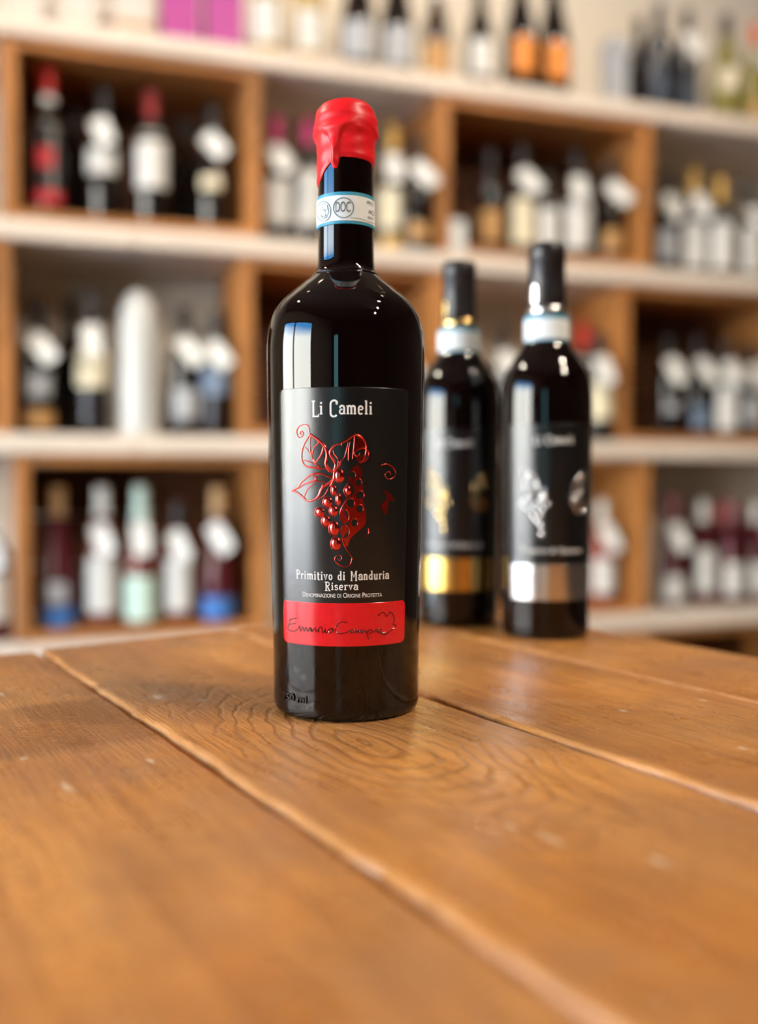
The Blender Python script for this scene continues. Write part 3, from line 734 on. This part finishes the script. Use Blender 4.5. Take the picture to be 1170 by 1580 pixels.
# ------------------------------------------------------------------ the two bottles behind
def vine_bottle(px_axis, py_base, top_py, zt_off, rot, label, foil, band, ring_m, sY=None):
    Y = on_table(px_axis, py_base).y; X = at(px_axis, py_base, Y).x
    H = at(px_axis, top_py, Y).z - (TABLE_Z + zt_off)
    k = H / 0.300
    prof = [(0, .0285), (.0008, .0305), (.003, .0328), (.02, .0332), (.10, .0343), (.165, .0351), (.180, .0350), (.190, .0344), (.199, .0325), (.206, .0294), (.213, .0248), (.220, .0198), (.227, .0162), (.235, .0146), (.250, .0140), (.285, .0135), (.297, .0135)]
    prof = [(z * k, r * k) for z, r in prof]
    t = thing('wine_bottle', label, 'wine bottle', (X, Y, TABLE_Z + zt_off), rot)
    v, f = lathe_data([(.003, .004), (.022 * k, .001)] + spline([(r, z) for z, r in prof], 3), 80)
    link('bottle_glass', v, f, M['wine_glass_dark'], t)
    wr = Wrap(X, Y, TABLE_Z + zt_off, prof, rot)
    cz0, cz1 = .2505 * k, H
    cpf = [(.0142, .2505), (.0146, .2510), (.0143, .262), (.0138, .285), (.0142, .2855), (.0142, .297), (.0132, .2992), (.010, .3), (.004, .3002)]
    v, f = lathe_data([(r * k, z * k) for r, z in cpf], 56)
    cap = link('capsule', v, f, M['capsule_black'], t)
    v, f = lathe_data([(.0144 * k, .2452 * k), (.0149 * k, .2456 * k), (.0149 * k, .2506 * k), (.0144 * k, .2510 * k)], 56)
    link('foil_ring', v, f, M[ring_m], cap)
    cw = Wrap(X, Y, TABLE_Z, [(0, .0142 * k), (.30 * k, .0142 * k)], rot)
    v, f = patch(cw, R_(-70), R_(-40), .2530 * k, .267 * k, .0006, .002, 10, 6)
    link('foil_patch', v, f, M[ring_m], cap)
    cw = Wrap(X, Y, TABLE_Z, [(0, .0165 * k), (.30 * k, .0165 * k)], rot)
    v, f = patch(cw, -3.0, 3.0, .2225 * k, .2438 * k, .0006, .0008, 64, 6, under=-0.002 * k)
    cs_ = link('collar_strip', v, f, M['strip_blue'], t)
    v, f = patch(cw, -2.98, 2.98, .2258 * k, .2412 * k, .0008, .0003, 64, 6); link('white_field', v, f, M['strip_white'], cs_)
    ha = R_(60)
    v, f = patch(wr, -ha, ha, .030 * k, .161 * k, .00025, .0025, 48)
    lab = link('front_label', v, f, M['label_black'], t)
    v, f = patch(wr, -ha, ha, .030 * k, .0565 * k, .0005, .0012, 48); link('foil_band', v, f, M[band], lab)
    tx = MB(); stroke_text(tx, wr, 'Li Cameli', -.42, .42, .1465 * k, .0056 * k)
    tx.build('title_text', M['print_white'], lab); tx = MB()
    stroke_text(tx, wr, 'Primitivo di Manduria', -.70, .70, .0655 * k, .0038 * k); tx.build('wine_text', M['print_white'], lab)
    def mp(px, py):     # the front label's artwork moved to this one
        th, z = wm.px(px, py); return (th * 0.9 - 0.16, .070 * k + (z - wm.px(530, 875)[1]) * 0.86 * k)
    vine(wr, mp, M[foil], M['label_black'], lab, 0.85, False)
    # the right-hand leaf mirrors the left one on these labels
    fl = MB()
    for pts, wd, tp in vine_lines[:17]:
        P = [mp(*V2(1160 - x, y + 55)) for x, y in spline(pts, 5)]; P = [(a_ * 1.03 + 0.36, b_) for a_, b_ in P]
        ribbon(fl, wr, P, wd * 0.000315 * 0.85, 0.00035, 0.0003, tp)
    fl.build('foil_leaf', M[foil], lab, True)
    return t
vine_bottle(707, 961.5, 405, 0.0007, R_(-6 - 4), 'black wine bottle with gold foil label band, left of the silver-banded one', 'foil_gold', 'band_gold', 'foil_gold')
vine_bottle(841, 979.5, 377, 0.0007, R_(8 - 8), 'black wine bottle with silver foil label band, nearest behind the wax-topped one', 'foil_silver', 'band_silver', 'foil_silver')

# ------------------------------------------------------------------ shelves
BT = 0.045
ZB = [z_of(0, 15), z_of(0, 333), z_of(0, 668), z_of(0, 996)]          # tops of the boards, top one first
ZB.append(ZB[3] - 0.455)
names = ['topmost', 'second', 'third', 'fourth', 'lowest']
for i, z in enumerate(ZB):
    t = thing('shelf_board', 'long cream painted wooden shelf board, %s of the stacked shelves' % names[i], 'shelf', S(0, 0, z), SHELF_ROT, 'shelf boards')
    for a, c in ((-0.72, 0.30), (0.302, 1.32), (1.322, 2.55)):
        b = MB(); b.box(a, c, 0.0, 0.33, -BT, 0, 0.004); b.build('plank', M['shelf_cream'], t)
def crate(s0, s1, row, label):
    z1 = ZB[row] - BT - 0.0005; z0 = ZB[row + 1] + 0.0005; w_ = s1 - s0; h = z1 - z0
    t = thing('wooden_crate', label, 'crate', S(s0, 0, z0), SHELF_ROT, 'wooden crates between the shelf boards')
    th = 0.022
    for x0, x1 in ((0, 0.034), (w_ - 0.034, w_)):
        for k in range(2):
            b = MB(); b.box(x0, x1, 0.012, 0.31, 0.0 + k * h / 2 + .001, (k + 1) * h / 2 - .001, .003); b.build('side_board', M['crate_wood'], t)
    for z_, y in ((0, 0), (h - th, 0)):
        for k in range(2):
            b = MB(); b.box(0.034, w_ - 0.034, 0.014 + k * .148, 0.014 + k * .148 + .146, z_ + .0005, z_ + th - .0005, .002); b.build('floor_board' if z_ == 0 else 'top_board', M['crate_wood_long'], t)
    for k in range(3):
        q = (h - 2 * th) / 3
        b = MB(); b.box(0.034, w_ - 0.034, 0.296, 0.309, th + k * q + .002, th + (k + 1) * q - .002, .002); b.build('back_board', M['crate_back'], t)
    return t
cr = [(s_of(9), s_of(407), 0, 'wooden wine crate in the top row at left, holding the small red-topped bottle'),
      (s_of(678), s_of(1006), 0, 'wooden wine crate in the top row at right, behind the black capsules'),
      (s_of(22) - .58, s_of(22), 1, 'wooden crate cut off by the left edge, in the second row'),
      (s_of(373), s_of(690), 1, 'wooden crate in the second row, mostly behind the wax-topped bottle'),
      (s_of(958), s_of(958) + .58, 1, 'wooden crate in the second row at the right edge'),
      (s_of(20), s_of(416), 2, 'wooden crate in the third row at left, holding rosé bottles'),
      (s_of(684), s_of(1007), 2, 'wooden crate in the third row, behind the silver-banded bottle'),
      (s_of(1000), s_of(1000) + .60, 3, 'dark wooden crate in the bottom row, right of the table corner')]
for c in cr: crate(*c)
b = MB(); b.box(-0.70, 2.50, 0.02, 0.31, 0.0, ZB[4] - BT - .001, .004)
o = b.build('shelf_plinth', M['crate_wood_long']); o.location = S(0, 0, 0); o.rotation_euler = (0, 0, SHELF_ROT)
tag(o, 'low wooden plinth under the lowest shelf board', 'plinth')

# ------------------------------------------------------------------ shelf bottles
PROF = {
 'bordeaux': [(0, .031), (.002, .0355), (.006, .037), (.17, .0372), (.185, .0362), (.196, .0325), (.206, .0260), (.216, .0195), (.226, .0158), (.245, .0143), (.286, .0138), (.287, .0150), (.297, .0150), (.300, .0135)],
 'burgundy': [(0, .034), (.002, .0385), (.006, .0405), (.12, .0408), (.140, .0395), (.165, .0345), (.190, .0275), (.215, .0205), (.235, .0165), (.255, .0148), (.286, .0142), (.287, .0155), (.297, .0155), (.300, .0138)],
 'champagne': [(0, .036), (.002, .042), (.006, .044), (.11, .0443), (.140, .0415), (.170, .0355), (.200, .0280), (.225, .0215), (.245, .0178), (.262, .0160), (.280, .0158), (.281, .0172), (.290, .0172), (.300, .0150)],
 'flute': [(0, .030), (.002, .034), (.006, .0355), (.10, .036), (.135, .0342), (.175, .0285), (.210, .0215), (.240, .0165), (.262, .0145), (.286, .0140), (.287, .0150), (.297, .0150), (.300, .0135)],
 'jar': [(0, .040), (.003, .043), (.010, .044), (.18, .044), (.215, .043), (.245, .040), (.268, .034), (.284, .025), (.296, .012), (.300, .003)],
}
_mc = {}
def body_mesh(p, m):
    k = ('b', p, m)
    if k not in _mc:
        v, f = lathe_data([(r, z) for z, r in PROF[p]], 32); b = MB(); b.add(v, f); _mc[k] = b.mesh('bottle_glass', M[m], True)
        _mc[k].set_sharp_from_angle(angle=R_(60))
    return _mc[k]
def cap_mesh(p, m, z0):
    k = ('c', p, m, z0)
    if k not in _mc:
        W_ = Wrap(0, 0, 0, PROF[p]); zs = [z0 + (0.300 - z0) * q / 8 for q in range(9)]
        pr = [(W_.R(zs[0]) + .0002, zs[0])] + [(W_.R(z) + .0007, z + (0.0007 if q == 8 else 0)) for q, z in enumerate(zs)]
        v, f = lathe_data(pr, 28); b = MB(); b.add(v, f); _mc[k] = b.mesh('capsule', M[m], True)
    return _mc[k]
def lab_mesh(p, m, z0, z1, ha):
    k = ('l', p, m, z0, z1, ha)
    if k not in _mc:
        v, f = patch(Wrap(0, 0, 0, PROF[p]), -R_(ha), R_(ha), z0, z1, 0.0006, 0.004, 20, 5); b = MB(); b.add(v, f); _mc[k] = b.mesh('label', M[m], True)
    return _mc[k]
def tag_mesh():
    if 'tag' not in _mc:        # rounded card with a loop that goes over the neck
        b = MB(); pts = []
        for cx, cz, a0 in ((.008, .026, 0), (-.008, .026, 90), (-.008, -.032, 180), (.008, -.032, 270)):
            pts += [(cx + .012 * math.cos(R_(a0 + 90 * k / 5)), cz + .012 * math.sin(R_(a0 + 90 * k / 5))) for k in range(6)]
        n = len(pts); v = [(x, -.0006, z) for x, z in pts] + [(x, .0006, z) for x, z in pts]
        b.add(v, [tuple(range(n)), tuple(range(2 * n - 1, n - 1, -1))] + [(i, n + i, n + (i + 1) % n, (i + 1) % n) for i in range(n)])
        _mc['tag'] = b.mesh('neck_tag', M['paper_white'])
    return _mc['tag']
def loop_mesh():
    if 'loop' not in _mc:
        n, v, f = 20, [], []
        for i in range(n):
            a = 2 * PI * i / n
            for q in range(4):
                b_ = PI / 2 * q; rr = .0175 + .0008 * math.cos(b_); v.append((rr * math.sin(a), -rr * math.cos(a), .0008 * math.sin(b_)))
        for i in range(n):
            for q in range(4): f.append((i * 4 + q, ((i + 1) % n) * 4 + q, ((i + 1) % n) * 4 + (q + 1) % 4, i * 4 + (q + 1) % 4))
        b = MB(); b.add(v, f); _mc['loop'] = b.mesh('tag_loop', M['paper_white'])
    return _mc['loop']
ORD = ['first', 'second', 'third', 'fourth', 'fifth', 'sixth', 'seventh', 'eighth', 'ninth', 'tenth', 'eleventh', 'twelfth', 'thirteenth', 'fourteenth']
def shelf_bottle(px, top_py, row, spec, label, group, t=-0.09, turn=0.0):
    t = spec.get('t', t)
    s_ = s_of(px, t); rad = PROF[spec['p']][4][1] * 1.08 + .006
    for c0, c1, rw, _ in cr:
        if rw != row - 1: continue
        if spec.get('crate') and c0 - .05 < s_ < c1 + .05: s_ = min(max(s_, c0 + .034 + rad), c1 - .034 - rad)
        if not spec.get('crate'):
            if c0 - rad < s_ < (c0 + c1) / 2: s_ = c0 - rad
            if (c0 + c1) / 2 < s_ < c1 + rad: s_ = c1 + rad
    p = S(s_, t, 0); z = ZB[row] + (0.0225 if spec.get('crate') else 0.0)
    k = (at(px, top_py, p.y).z - z) / 0.300
    rt = math.atan2(p.x, p.y)          # labels look out of the shelf, a little towards the room's middle
    r = thing('wine_bottle' if spec.get('cat', 'wine bottle') == 'wine bottle' else 'white_bottle', label, spec.get('cat', 'wine bottle'), (p.x, p.y, z + .0003), SHELF_ROT * .5 + R_(turn), group)
    kr = min(k, 1.06) * spec.get('fat', 1.0); sc_ = (kr, kr, k)
    inst('bottle_glass', body_mesh(spec['p'], spec['g']), r, scale=sc_)
    if spec.get('c'): inst('capsule', cap_mesh(spec['p'], spec['c'], spec.get('cz', .238)), r, scale=sc_)
    for lm, z0, z1, ha in spec.get('l', []): inst('label', lab_mesh(spec['p'], lm, z0, z1, ha), r, scale=sc_)
    if spec.get('tag') is not None:
        zt_ = 0.196 if spec['p'] == 'bordeaux' else 0.190
        a = R_(spec['tag']); R0 = interp(PROF[spec['p']], zt_)
        tg = inst('neck_tag', tag_mesh(), r, (0.010 * math.sin(a) * 1.5, -(R0 + .008) * kr, zt_ * k), (R_(-24), -a, 0), (1.05, 1, 1.05))
        inst('tag_loop', loop_mesh(), tg, (0, .022, .030), (R_(24), 0, 0))
    return r
D = dict
RED_T = D(p='bordeaux', g='bottle_dark', c='capsule_red', cz=.250, l=[('strip_white', .232, .248, 170), ('label_black', .05, .165, 58), ('paper_red', .095, .135, 30), ('paper_red', .024, .05, 58)], crate=1)
def spec(p='bordeaux', g='bottle_dark', c='capsule_black', l=None, tag=None, **kw):
    d = D(p=p, g=g, c=c, l=l or [], tag=tag); d.update(kw); return d
WL, CL, GL = ('paper_white', .045, .150, 62), ('paper_cream', .045, .155, 62), ('paper_grey', .04, .13, 60)
BAYS = [
 # (place phrase, row, crate?, [(px, top_py, spec, description)])
 ('in upper left crate', 0, 1, [
   (81, 110, RED_T, 'dark wine bottle with red top and red label'),
   (165, 138, spec(tag=24, l=[('paper_white', .105, .160, 60)]), 'dark wine bottle with black capsule and tilted tag'),
   (238, 142, spec(c='capsule_wine', l=[('paper_white', .08, .205, 64)]), 'dark wine bottle with dark red capsule, white label'),
   (331, 162, spec(tag=40, l=[('paper_cream', .095, .125, 40)]), 'dark wine bottle with tag and small gold label')]),
 ('in upper middle bay', 0, 0, [
   (428, 182, spec(c='capsule_pink', tag=26, l=[WL]), 'dark bottle with pink capsule and white label'),
   (477, 185, spec(c='capsule_pink', l=[('paper_white', .05, .175, 64)]), 'pink-capped bottle with tall white label'),
   (606, 194, spec(t=-.11, c='capsule_gold', tag=5, l=[('paper_cream', .06, .15, 62), ('capsule_gold', .0, .04, 120)]), 'gold-capped bottle with cream label'),
   (664, 212, spec(t=-.042, tag=36, l=[('paper_tan', .03, .07, 50)]), 'dark bottle with hanging white tag')]),
 ('in upper right crate', 0, 1, [
   (755, 232, spec(l=[('paper_tan', .03, .12, 55)]), 'dark bottle with amber brown label'),
   (803, 224, spec(tag=34, l=[('paper_cream', .03, .150, 64)]), 'dark bottle with cream label and tilted tag'),
   (843, 268, spec(g='bottle_dark', l=[('paper_white', .04, .20, 64)]), 'short bottle with tall white label'),
   (886, 232, spec(tag=2, l=[('paper_white', .03, .155, 68)], p='burgundy'), 'wide bottle with round tag and white label'),
   (938, 246, spec(tag=40, l=[('paper_tan', .03, .09, 45)]), 'dark bottle with tilted white tag')]),
 ('in upper right bay', 0, 0, [
   (1022, 268, spec(tag=10, l=[GL]), 'dark bottle with round white tag'),
   (1066, 264, spec(c='capsule_gold', tag=20, l=[('paper_white', .03, .155, 66)], cz=.225), 'gold-capped bottle with tag and white label'),
   (1107, 274, spec(c='capsule_gold', l=[('paper_white', .03, .165, 66)], cz=.225), 'gold-capped bottle with plain white label'),
   (1150, 290, spec(tag=22, l=[('paper_white', .03, .17, 66)]), 'black-capped bottle with tag and white label')]),
 ('in second-row left bay', 1, 0, [
   (62, 468, spec(tag=38, l=[('paper_grey', .085, .135, 46), ('paper_tan', .015, .055, 60)]), 'dark bottle with tilted tag and grey label'),
   (145, 450, spec(tag=8, l=[('paper_cream', .10, .175, 62)], c='capsule_black'), 'dark bottle with white tag and cream label'),
   (217, 446, D(p='jar', g='bottle_white', cat='bottle'), 'tall round-topped plain white bottle'),
   (286, 474, spec(tag=34, l=[('paper_grey', .04, .11, 52)]), 'dark bottle with tilted tag and grey lower label'),
   (350, 482, spec(tag=38, l=[('paper_slate', .10, .165, 58)]), 'dark bottle with tag and blue label')]),
 ('in second-row middle crate', 1, 1, [
   (660, 520, spec(tag=20, l=[WL]), 'dark bottle with white tag and label')]),
 ('in second-row middle bay', 1, 0, [
   (775, 502, spec(tag=10, l=[('paper_grey', .04, .12, 55)]), 'dark bottle with round tag'),
   (900, 500, spec(t=-.12, c='capsule_red', l=[('paper_white', .05, .21, 64)]), 'red-capped bottle with white label'),
   (946, 514, spec(t=-.042, tag=12, l=[('paper_cream', .06, .155, 62)]), 'dark bottle with tag and cream label')]),
 ('in second-row right crate', 1, 1, [
   (1030, 520, spec(tag=16, l=[('paper_grey', .07, .10, 40)]), 'dark bottle with tag and small grey label'),
   (1074, 520, spec(tag=26, l=[('paper_slate', .02, .09, 50)]), 'dark bottle with tilted tag'),
   (1118, 526, spec(tag=14, l=[('paper_white', .02, .155, 64)]), 'dark bottle with tag and bright white label'),
   (1163, 532, spec(tag=18, l=[GL]), 'dark bottle with white tag and grey label')]),
 ('in third-row left crate', 2, 1, [
   (88, 752, spec(p='flute', g='bottle_red', c='capsule_amber', l=[('paper_blue', .0, .045, 150), ('paper_grey', .055, .10, 40)]), 'slim bottle with blue base and tan capsule'),
   (157, 752, spec(p='flute', g='bottle_rose', c='capsule_white', tag=22, l=[('paper_white', .03, .150, 66)]), 'pale rosé bottle with tall white label'),
   (217, 750, spec(p='flute', g='bottle_rose', c='capsule_mint', tag=8, l=[('paper_mint', .01, .105, 68)], cz=.225), 'rosé bottle with mint green label'),
   (275, 776, spec(p='bordeaux', g='bottle_rose', c='capsule_black', tag=28, l=[('paper_white', .03, .16, 66)]), 'rosé bottle with dark cap and white label'),
   (336, 752, spec(p='flute', g='bottle_red', c='capsule_amber', tag=34, l=[('paper_blue', .0, .055, 150)]), 'red bottle with blue base and tag')]),
 ('at left edge of third row', 2, 0, [
   (-8, 780, spec(p='bordeaux', g='bottle_red', c='capsule_white', tag=24, l=[WL]), 'red bottle with white tag')]),
 ('in third-row middle crate', 2, 1, [
   (930, 772, spec(g='bottle_rose', c='capsule_white', tag=18, l=[('paper_white', .03, .13, 66)]), 'rosé bottle with tag and white label')]),
 ('in third-row right bay', 2, 0, [
   (1038, 762, spec(p='flute', g='bottle_red', c='capsule_dusk', tag=14, l=[('paper_white', .02, .085, 64)]), 'red wine bottle with dull pink capsule'),
   (1086, 772, spec(p='flute', g='bottle_red', c='capsule_white', l=[('paper_white', .04, .165, 50)]), 'red bottle with tall narrow white label'),
   (1128, 770, spec(p='flute', g='bottle_red', c='capsule_dusk', l=[('paper_white', .03, .12, 52)]), 'red bottle with pale capsule and white label'),
   (1168, 775, spec(p='flute', g='bottle_red', c='capsule_white', l=[('paper_white', .03, .12, 56)]), 'red bottle cut off by the edge')]),
 ('on topmost board', -1, 0, [
   (414, -105, spec(g='bottle_gold', c='capsule_gold', l=[('paper_white', .035, .135, 62)]), 'golden white wine bottle with white label'),
   (478, -98, spec(g='bottle_gold', c='capsule_gold', l=[('paper_white', .035, .125, 58)]), 'golden wine bottle with amber neck'),
   (553, -78, spec(p='champagne', l=[('paper_grey', .03, .115, 62), ('capsule_white', .19, .22, 160)]), 'dark sparkling wine bottle with grey label'),
   (612, -72, spec(p='champagne', l=[('paper_grey', .03, .115, 62)]), 'dark sparkling wine bottle with pale grey label'),
   (672, -35, spec(p='burgundy', g='bottle_brown', c='capsule_white', l=[('paper_tan', .02, .11, 80)]), 'brown bottle with broad tan label'),
   (738, -30, spec(p='burgundy', l=[('paper_white', .04, .13, 48)], c='capsule_black'), 'dark bottle with white oval label'),
   (799, -52, spec(p='champagne', l=[('paper_orange', .045, .125, 42)]), 'dark sparkling wine bottle with orange label'),
   (850, -46, spec(p='champagne', l=[('paper_orange', .045, .125, 42)]), 'slim-necked dark bottle with orange label'),
   (980, 30, spec(t=-.17), 'plain dark bottle'),
   (1010, 8, spec(t=-.06, g='bottle_navy', l=[('paper_ink', .02, .10, 50)]), 'tall blue-black bottle'),
   (1052, 18, spec(g='bottle_navy', tag=14, l=[('paper_ink', .02, .10, 40)]), 'dark blue bottle with white tag'),
   (1112, 24, spec(p='burgundy', g='bottle_olive', l=[('paper_cream', .09, .15, 50)], c='capsule_black'), 'olive green bottle with cream label'),
   (1158, 38, spec(p='burgundy', g='bottle_olive', c='capsule_orange', tag=4, l=[('paper_tan', .02, .07, 50)]), 'olive bottle with orange capsule and tag')]),
]
for place, row, inc, items in BAYS:
    n = len(items)
    for i, (px, ty, spc, desc) in enumerate(sorted(items, key=lambda q: q[0])):
        spc = dict(spc)
        if inc: spc['crate'] = 1
        shelf_bottle(px, ty, row + 1, spc, ('%s, %s from left %s' % (desc, ORD[i], place)) if n > 1 else '%s, %s' % (desc, place), 'bottles ' + place, t=-0.085 - 0.012 * (i % 2), turn=random.uniform(-8, 8))
# boxes and tubes on the topmost board
def gift_box(px, w_, d_, h, m, label, name='gift_box', t=-0.10, rz=0, lid='box_white'):
    s_ = s_of(px, t); p = S(s_, t, ZB[0] + .0003)
    r = thing(name, label, 'box', p, SHELF_ROT + R_(rz), 'boxes on the topmost shelf board')
    b = MB(); b.box(-w_ / 2, w_ / 2, -d_ / 2, d_ / 2, 0, h * .82, .003); b.build('carton', M[m], r)
    b = MB(); b.box(-w_ / 2 - .001, w_ / 2 + .001, -d_ / 2 - .001, d_ / 2 + .001, h * .82, h, .003); b.build('lid', M[m], r)
    return r
gift_box(46, .085, .10, .30, 'box_white', 'leftmost pale box at the corner of the topmost board')
gift_box(128, .085, .10, .30, 'box_white', 'white gift box, left of the pale box with a dark stripe')
r = gift_box(208, .090, .10, .30, 'box_white', 'pale gift box with a dark stripe near its foot')
b = MB(); b.box(-.047, .047, -.052, .052, .028, .042, .002); b.build('stripe', M['capsule_amber'], r)
gift_box(281, .090, .09, .31, 'box_magenta', 'left one of two magenta gift boxes on the topmost board')
gift_box(347, .088, .09, .31, 'box_magenta', 'right one of two magenta gift boxes on the topmost board')
gift_box(943, .055, .06, .20, 'paper_grey', 'grey slim box beside the dark bottles on the topmost board')
# bottles standing further back
back = [(46, 178, 0, spec(tag=0), 'dim dark bottle deep in the upper left crate, left of the red-topped one', 1), (122, 172, 0, spec(), 'dim dark bottle deep in the upper left crate, right of the red-topped one', 1),
        (290, 186, 0, spec(), 'dim dark bottle deep in the upper left crate, beside the gold-labelled one', 1),
        (36, 462, 1, spec(), 'dark bottle at the back of the second-row bay, by the left crate', 0), (112, 462, 1, spec(), 'dark bottle at the back of the second-row bay, left of the cream-labelled one', 0),
        (1062, 776, 2, spec(p='flute', g='bottle_red', c='capsule_dusk'), 'red bottle at the back of the lower right bay, leftmost there', 0),
        (1108, 778, 2, spec(p='flute', g='bottle_red', c='capsule_red'), 'red bottle at the back of the lower right bay, in the middle', 0), (1148, 780, 2, spec(p='flute', g='bottle_red', c='capsule_dusk'), 'red bottle at the back of the lower right bay, rightmost there', 0),
        (912, 262, 0, spec(), 'dim dark bottle deep in the upper right crate', 1), (1090, 545, 1, spec(), 'dim dark bottle deep in the second-row crate at right', 1),
        (648, 222, 0, spec(l=[WL]), 'bottle with white label at the back of the upper bay', 0)]
for px, ty, row, spc, lb, inc in back:
    spc = dict(spc); spc['tag'] = None
    if inc: spc['crate'] = 1
    shelf_bottle(px, ty, row + 1, spc, lb, None, t=-0.205)
# price cards
def price_card(px, row, w_, h, label, t=-0.03, lean=12, fy=(.001, .020)):
    s_ = s_of(px, t); p = S(s_, t, ZB[row] + .0005)
    r = thing('price_card', label, 'price card', p, SHELF_ROT)
    b = MB(); b.box(-w_ / 2, w_ / 2, -.001, .001, 0, h, .0004); o = b.build('card', M['paper_white'], r); o.rotation_euler = (R_(-lean), 0, 0)
    b = MB(); b.box(-w_ / 4, w_ / 4, fy[0], fy[1], 0, .002, .0004); b.build('foot', M['paper_white'], r)
price_card(95, 3, .10, .022, 'low white price card on the fourth board below the blue-based bottle', lean=30)
price_card(706, 1, .040, .085, 'white card before the post of the upper right crate', t=-0.008, lean=0, fy=(-.007, -.001))

# ------------------------------------------------------------------ ceiling spotlights (their reflections dot the bottle shoulders)
def spotlight(x, y, label, group, aim, power):
    z = CEIL - 0.0005
    r = thing('ceiling_spotlight', label, 'spotlight', (x, y, z), 0, group)
    v, f = lathe_data([(.010, -.005), (.010, -.05)][::-1], 12); link('stem', v, f, M['lamp_black'], r)
    d = (Vector(aim) - Vector((x, y, z - .08))).normalized()
    q = d.to_track_quat('-Z', 'Y').to_euler()
    v, f = lathe_data([(.040, -.06), (.042, -.02), (.036, .02), (.020, .035)], 24, cap0=False)
    h = link('housing', v, f, M['lamp_black'], r); h.location = (0, 0, -.085); h.rotation_euler = q
    v, f = lathe_data([(.037, -.050), (.037, -.047)], 24); l_ = link('lens', v, f, M['lamp_lens'], h)
    ld = bpy.data.lights.new('spot_beam', 'SPOT'); ld.energy = power; ld.color = (1.0, 0.86, 0.70); ld.spot_size = R_(150); ld.spot_blend = 1.0; ld.shadow_soft_size = 0.03
    lo = bpy.data.objects.new('spot_beam', ld); C.objects.link(lo); lo.parent = r; lo.location = Vector((0, 0, -.085)) + d * 0.075; lo.rotation_euler = q
LR = ((1.71, -0.86), (1.48, -0.28), (1.11, 0.39), (0.91, 1.04), (0.80, 1.50), (0.66, 1.80))
LL = ((-1.50, 1.10), (-0.90, 1.43), (-0.64, 1.58))
for i, (x, y) in enumerate(LR):
    spotlight(x, y, 'black ceiling spotlight on the right, %s from the front' % ORD[i], 'spotlights right of the bottle', (0.05, 0.35, 0.95) if i < 3 else (0.2 + .25 * (i - 3), 2.6, 1.9), SPOT_W * (3.9 if i < 3 else 1.0))
for i, (x, y) in enumerate(LL):
    spotlight(x, y, 'black ceiling spotlight on the left, %s from the left wall' % ORD[i], 'spotlights left of the bottle', (-0.1, 0.3, 0.95) if i == 0 else (-0.6 + .2 * i, 2.4, 1.9), SPOT_W * (3.9 if i == 0 else 1.0))
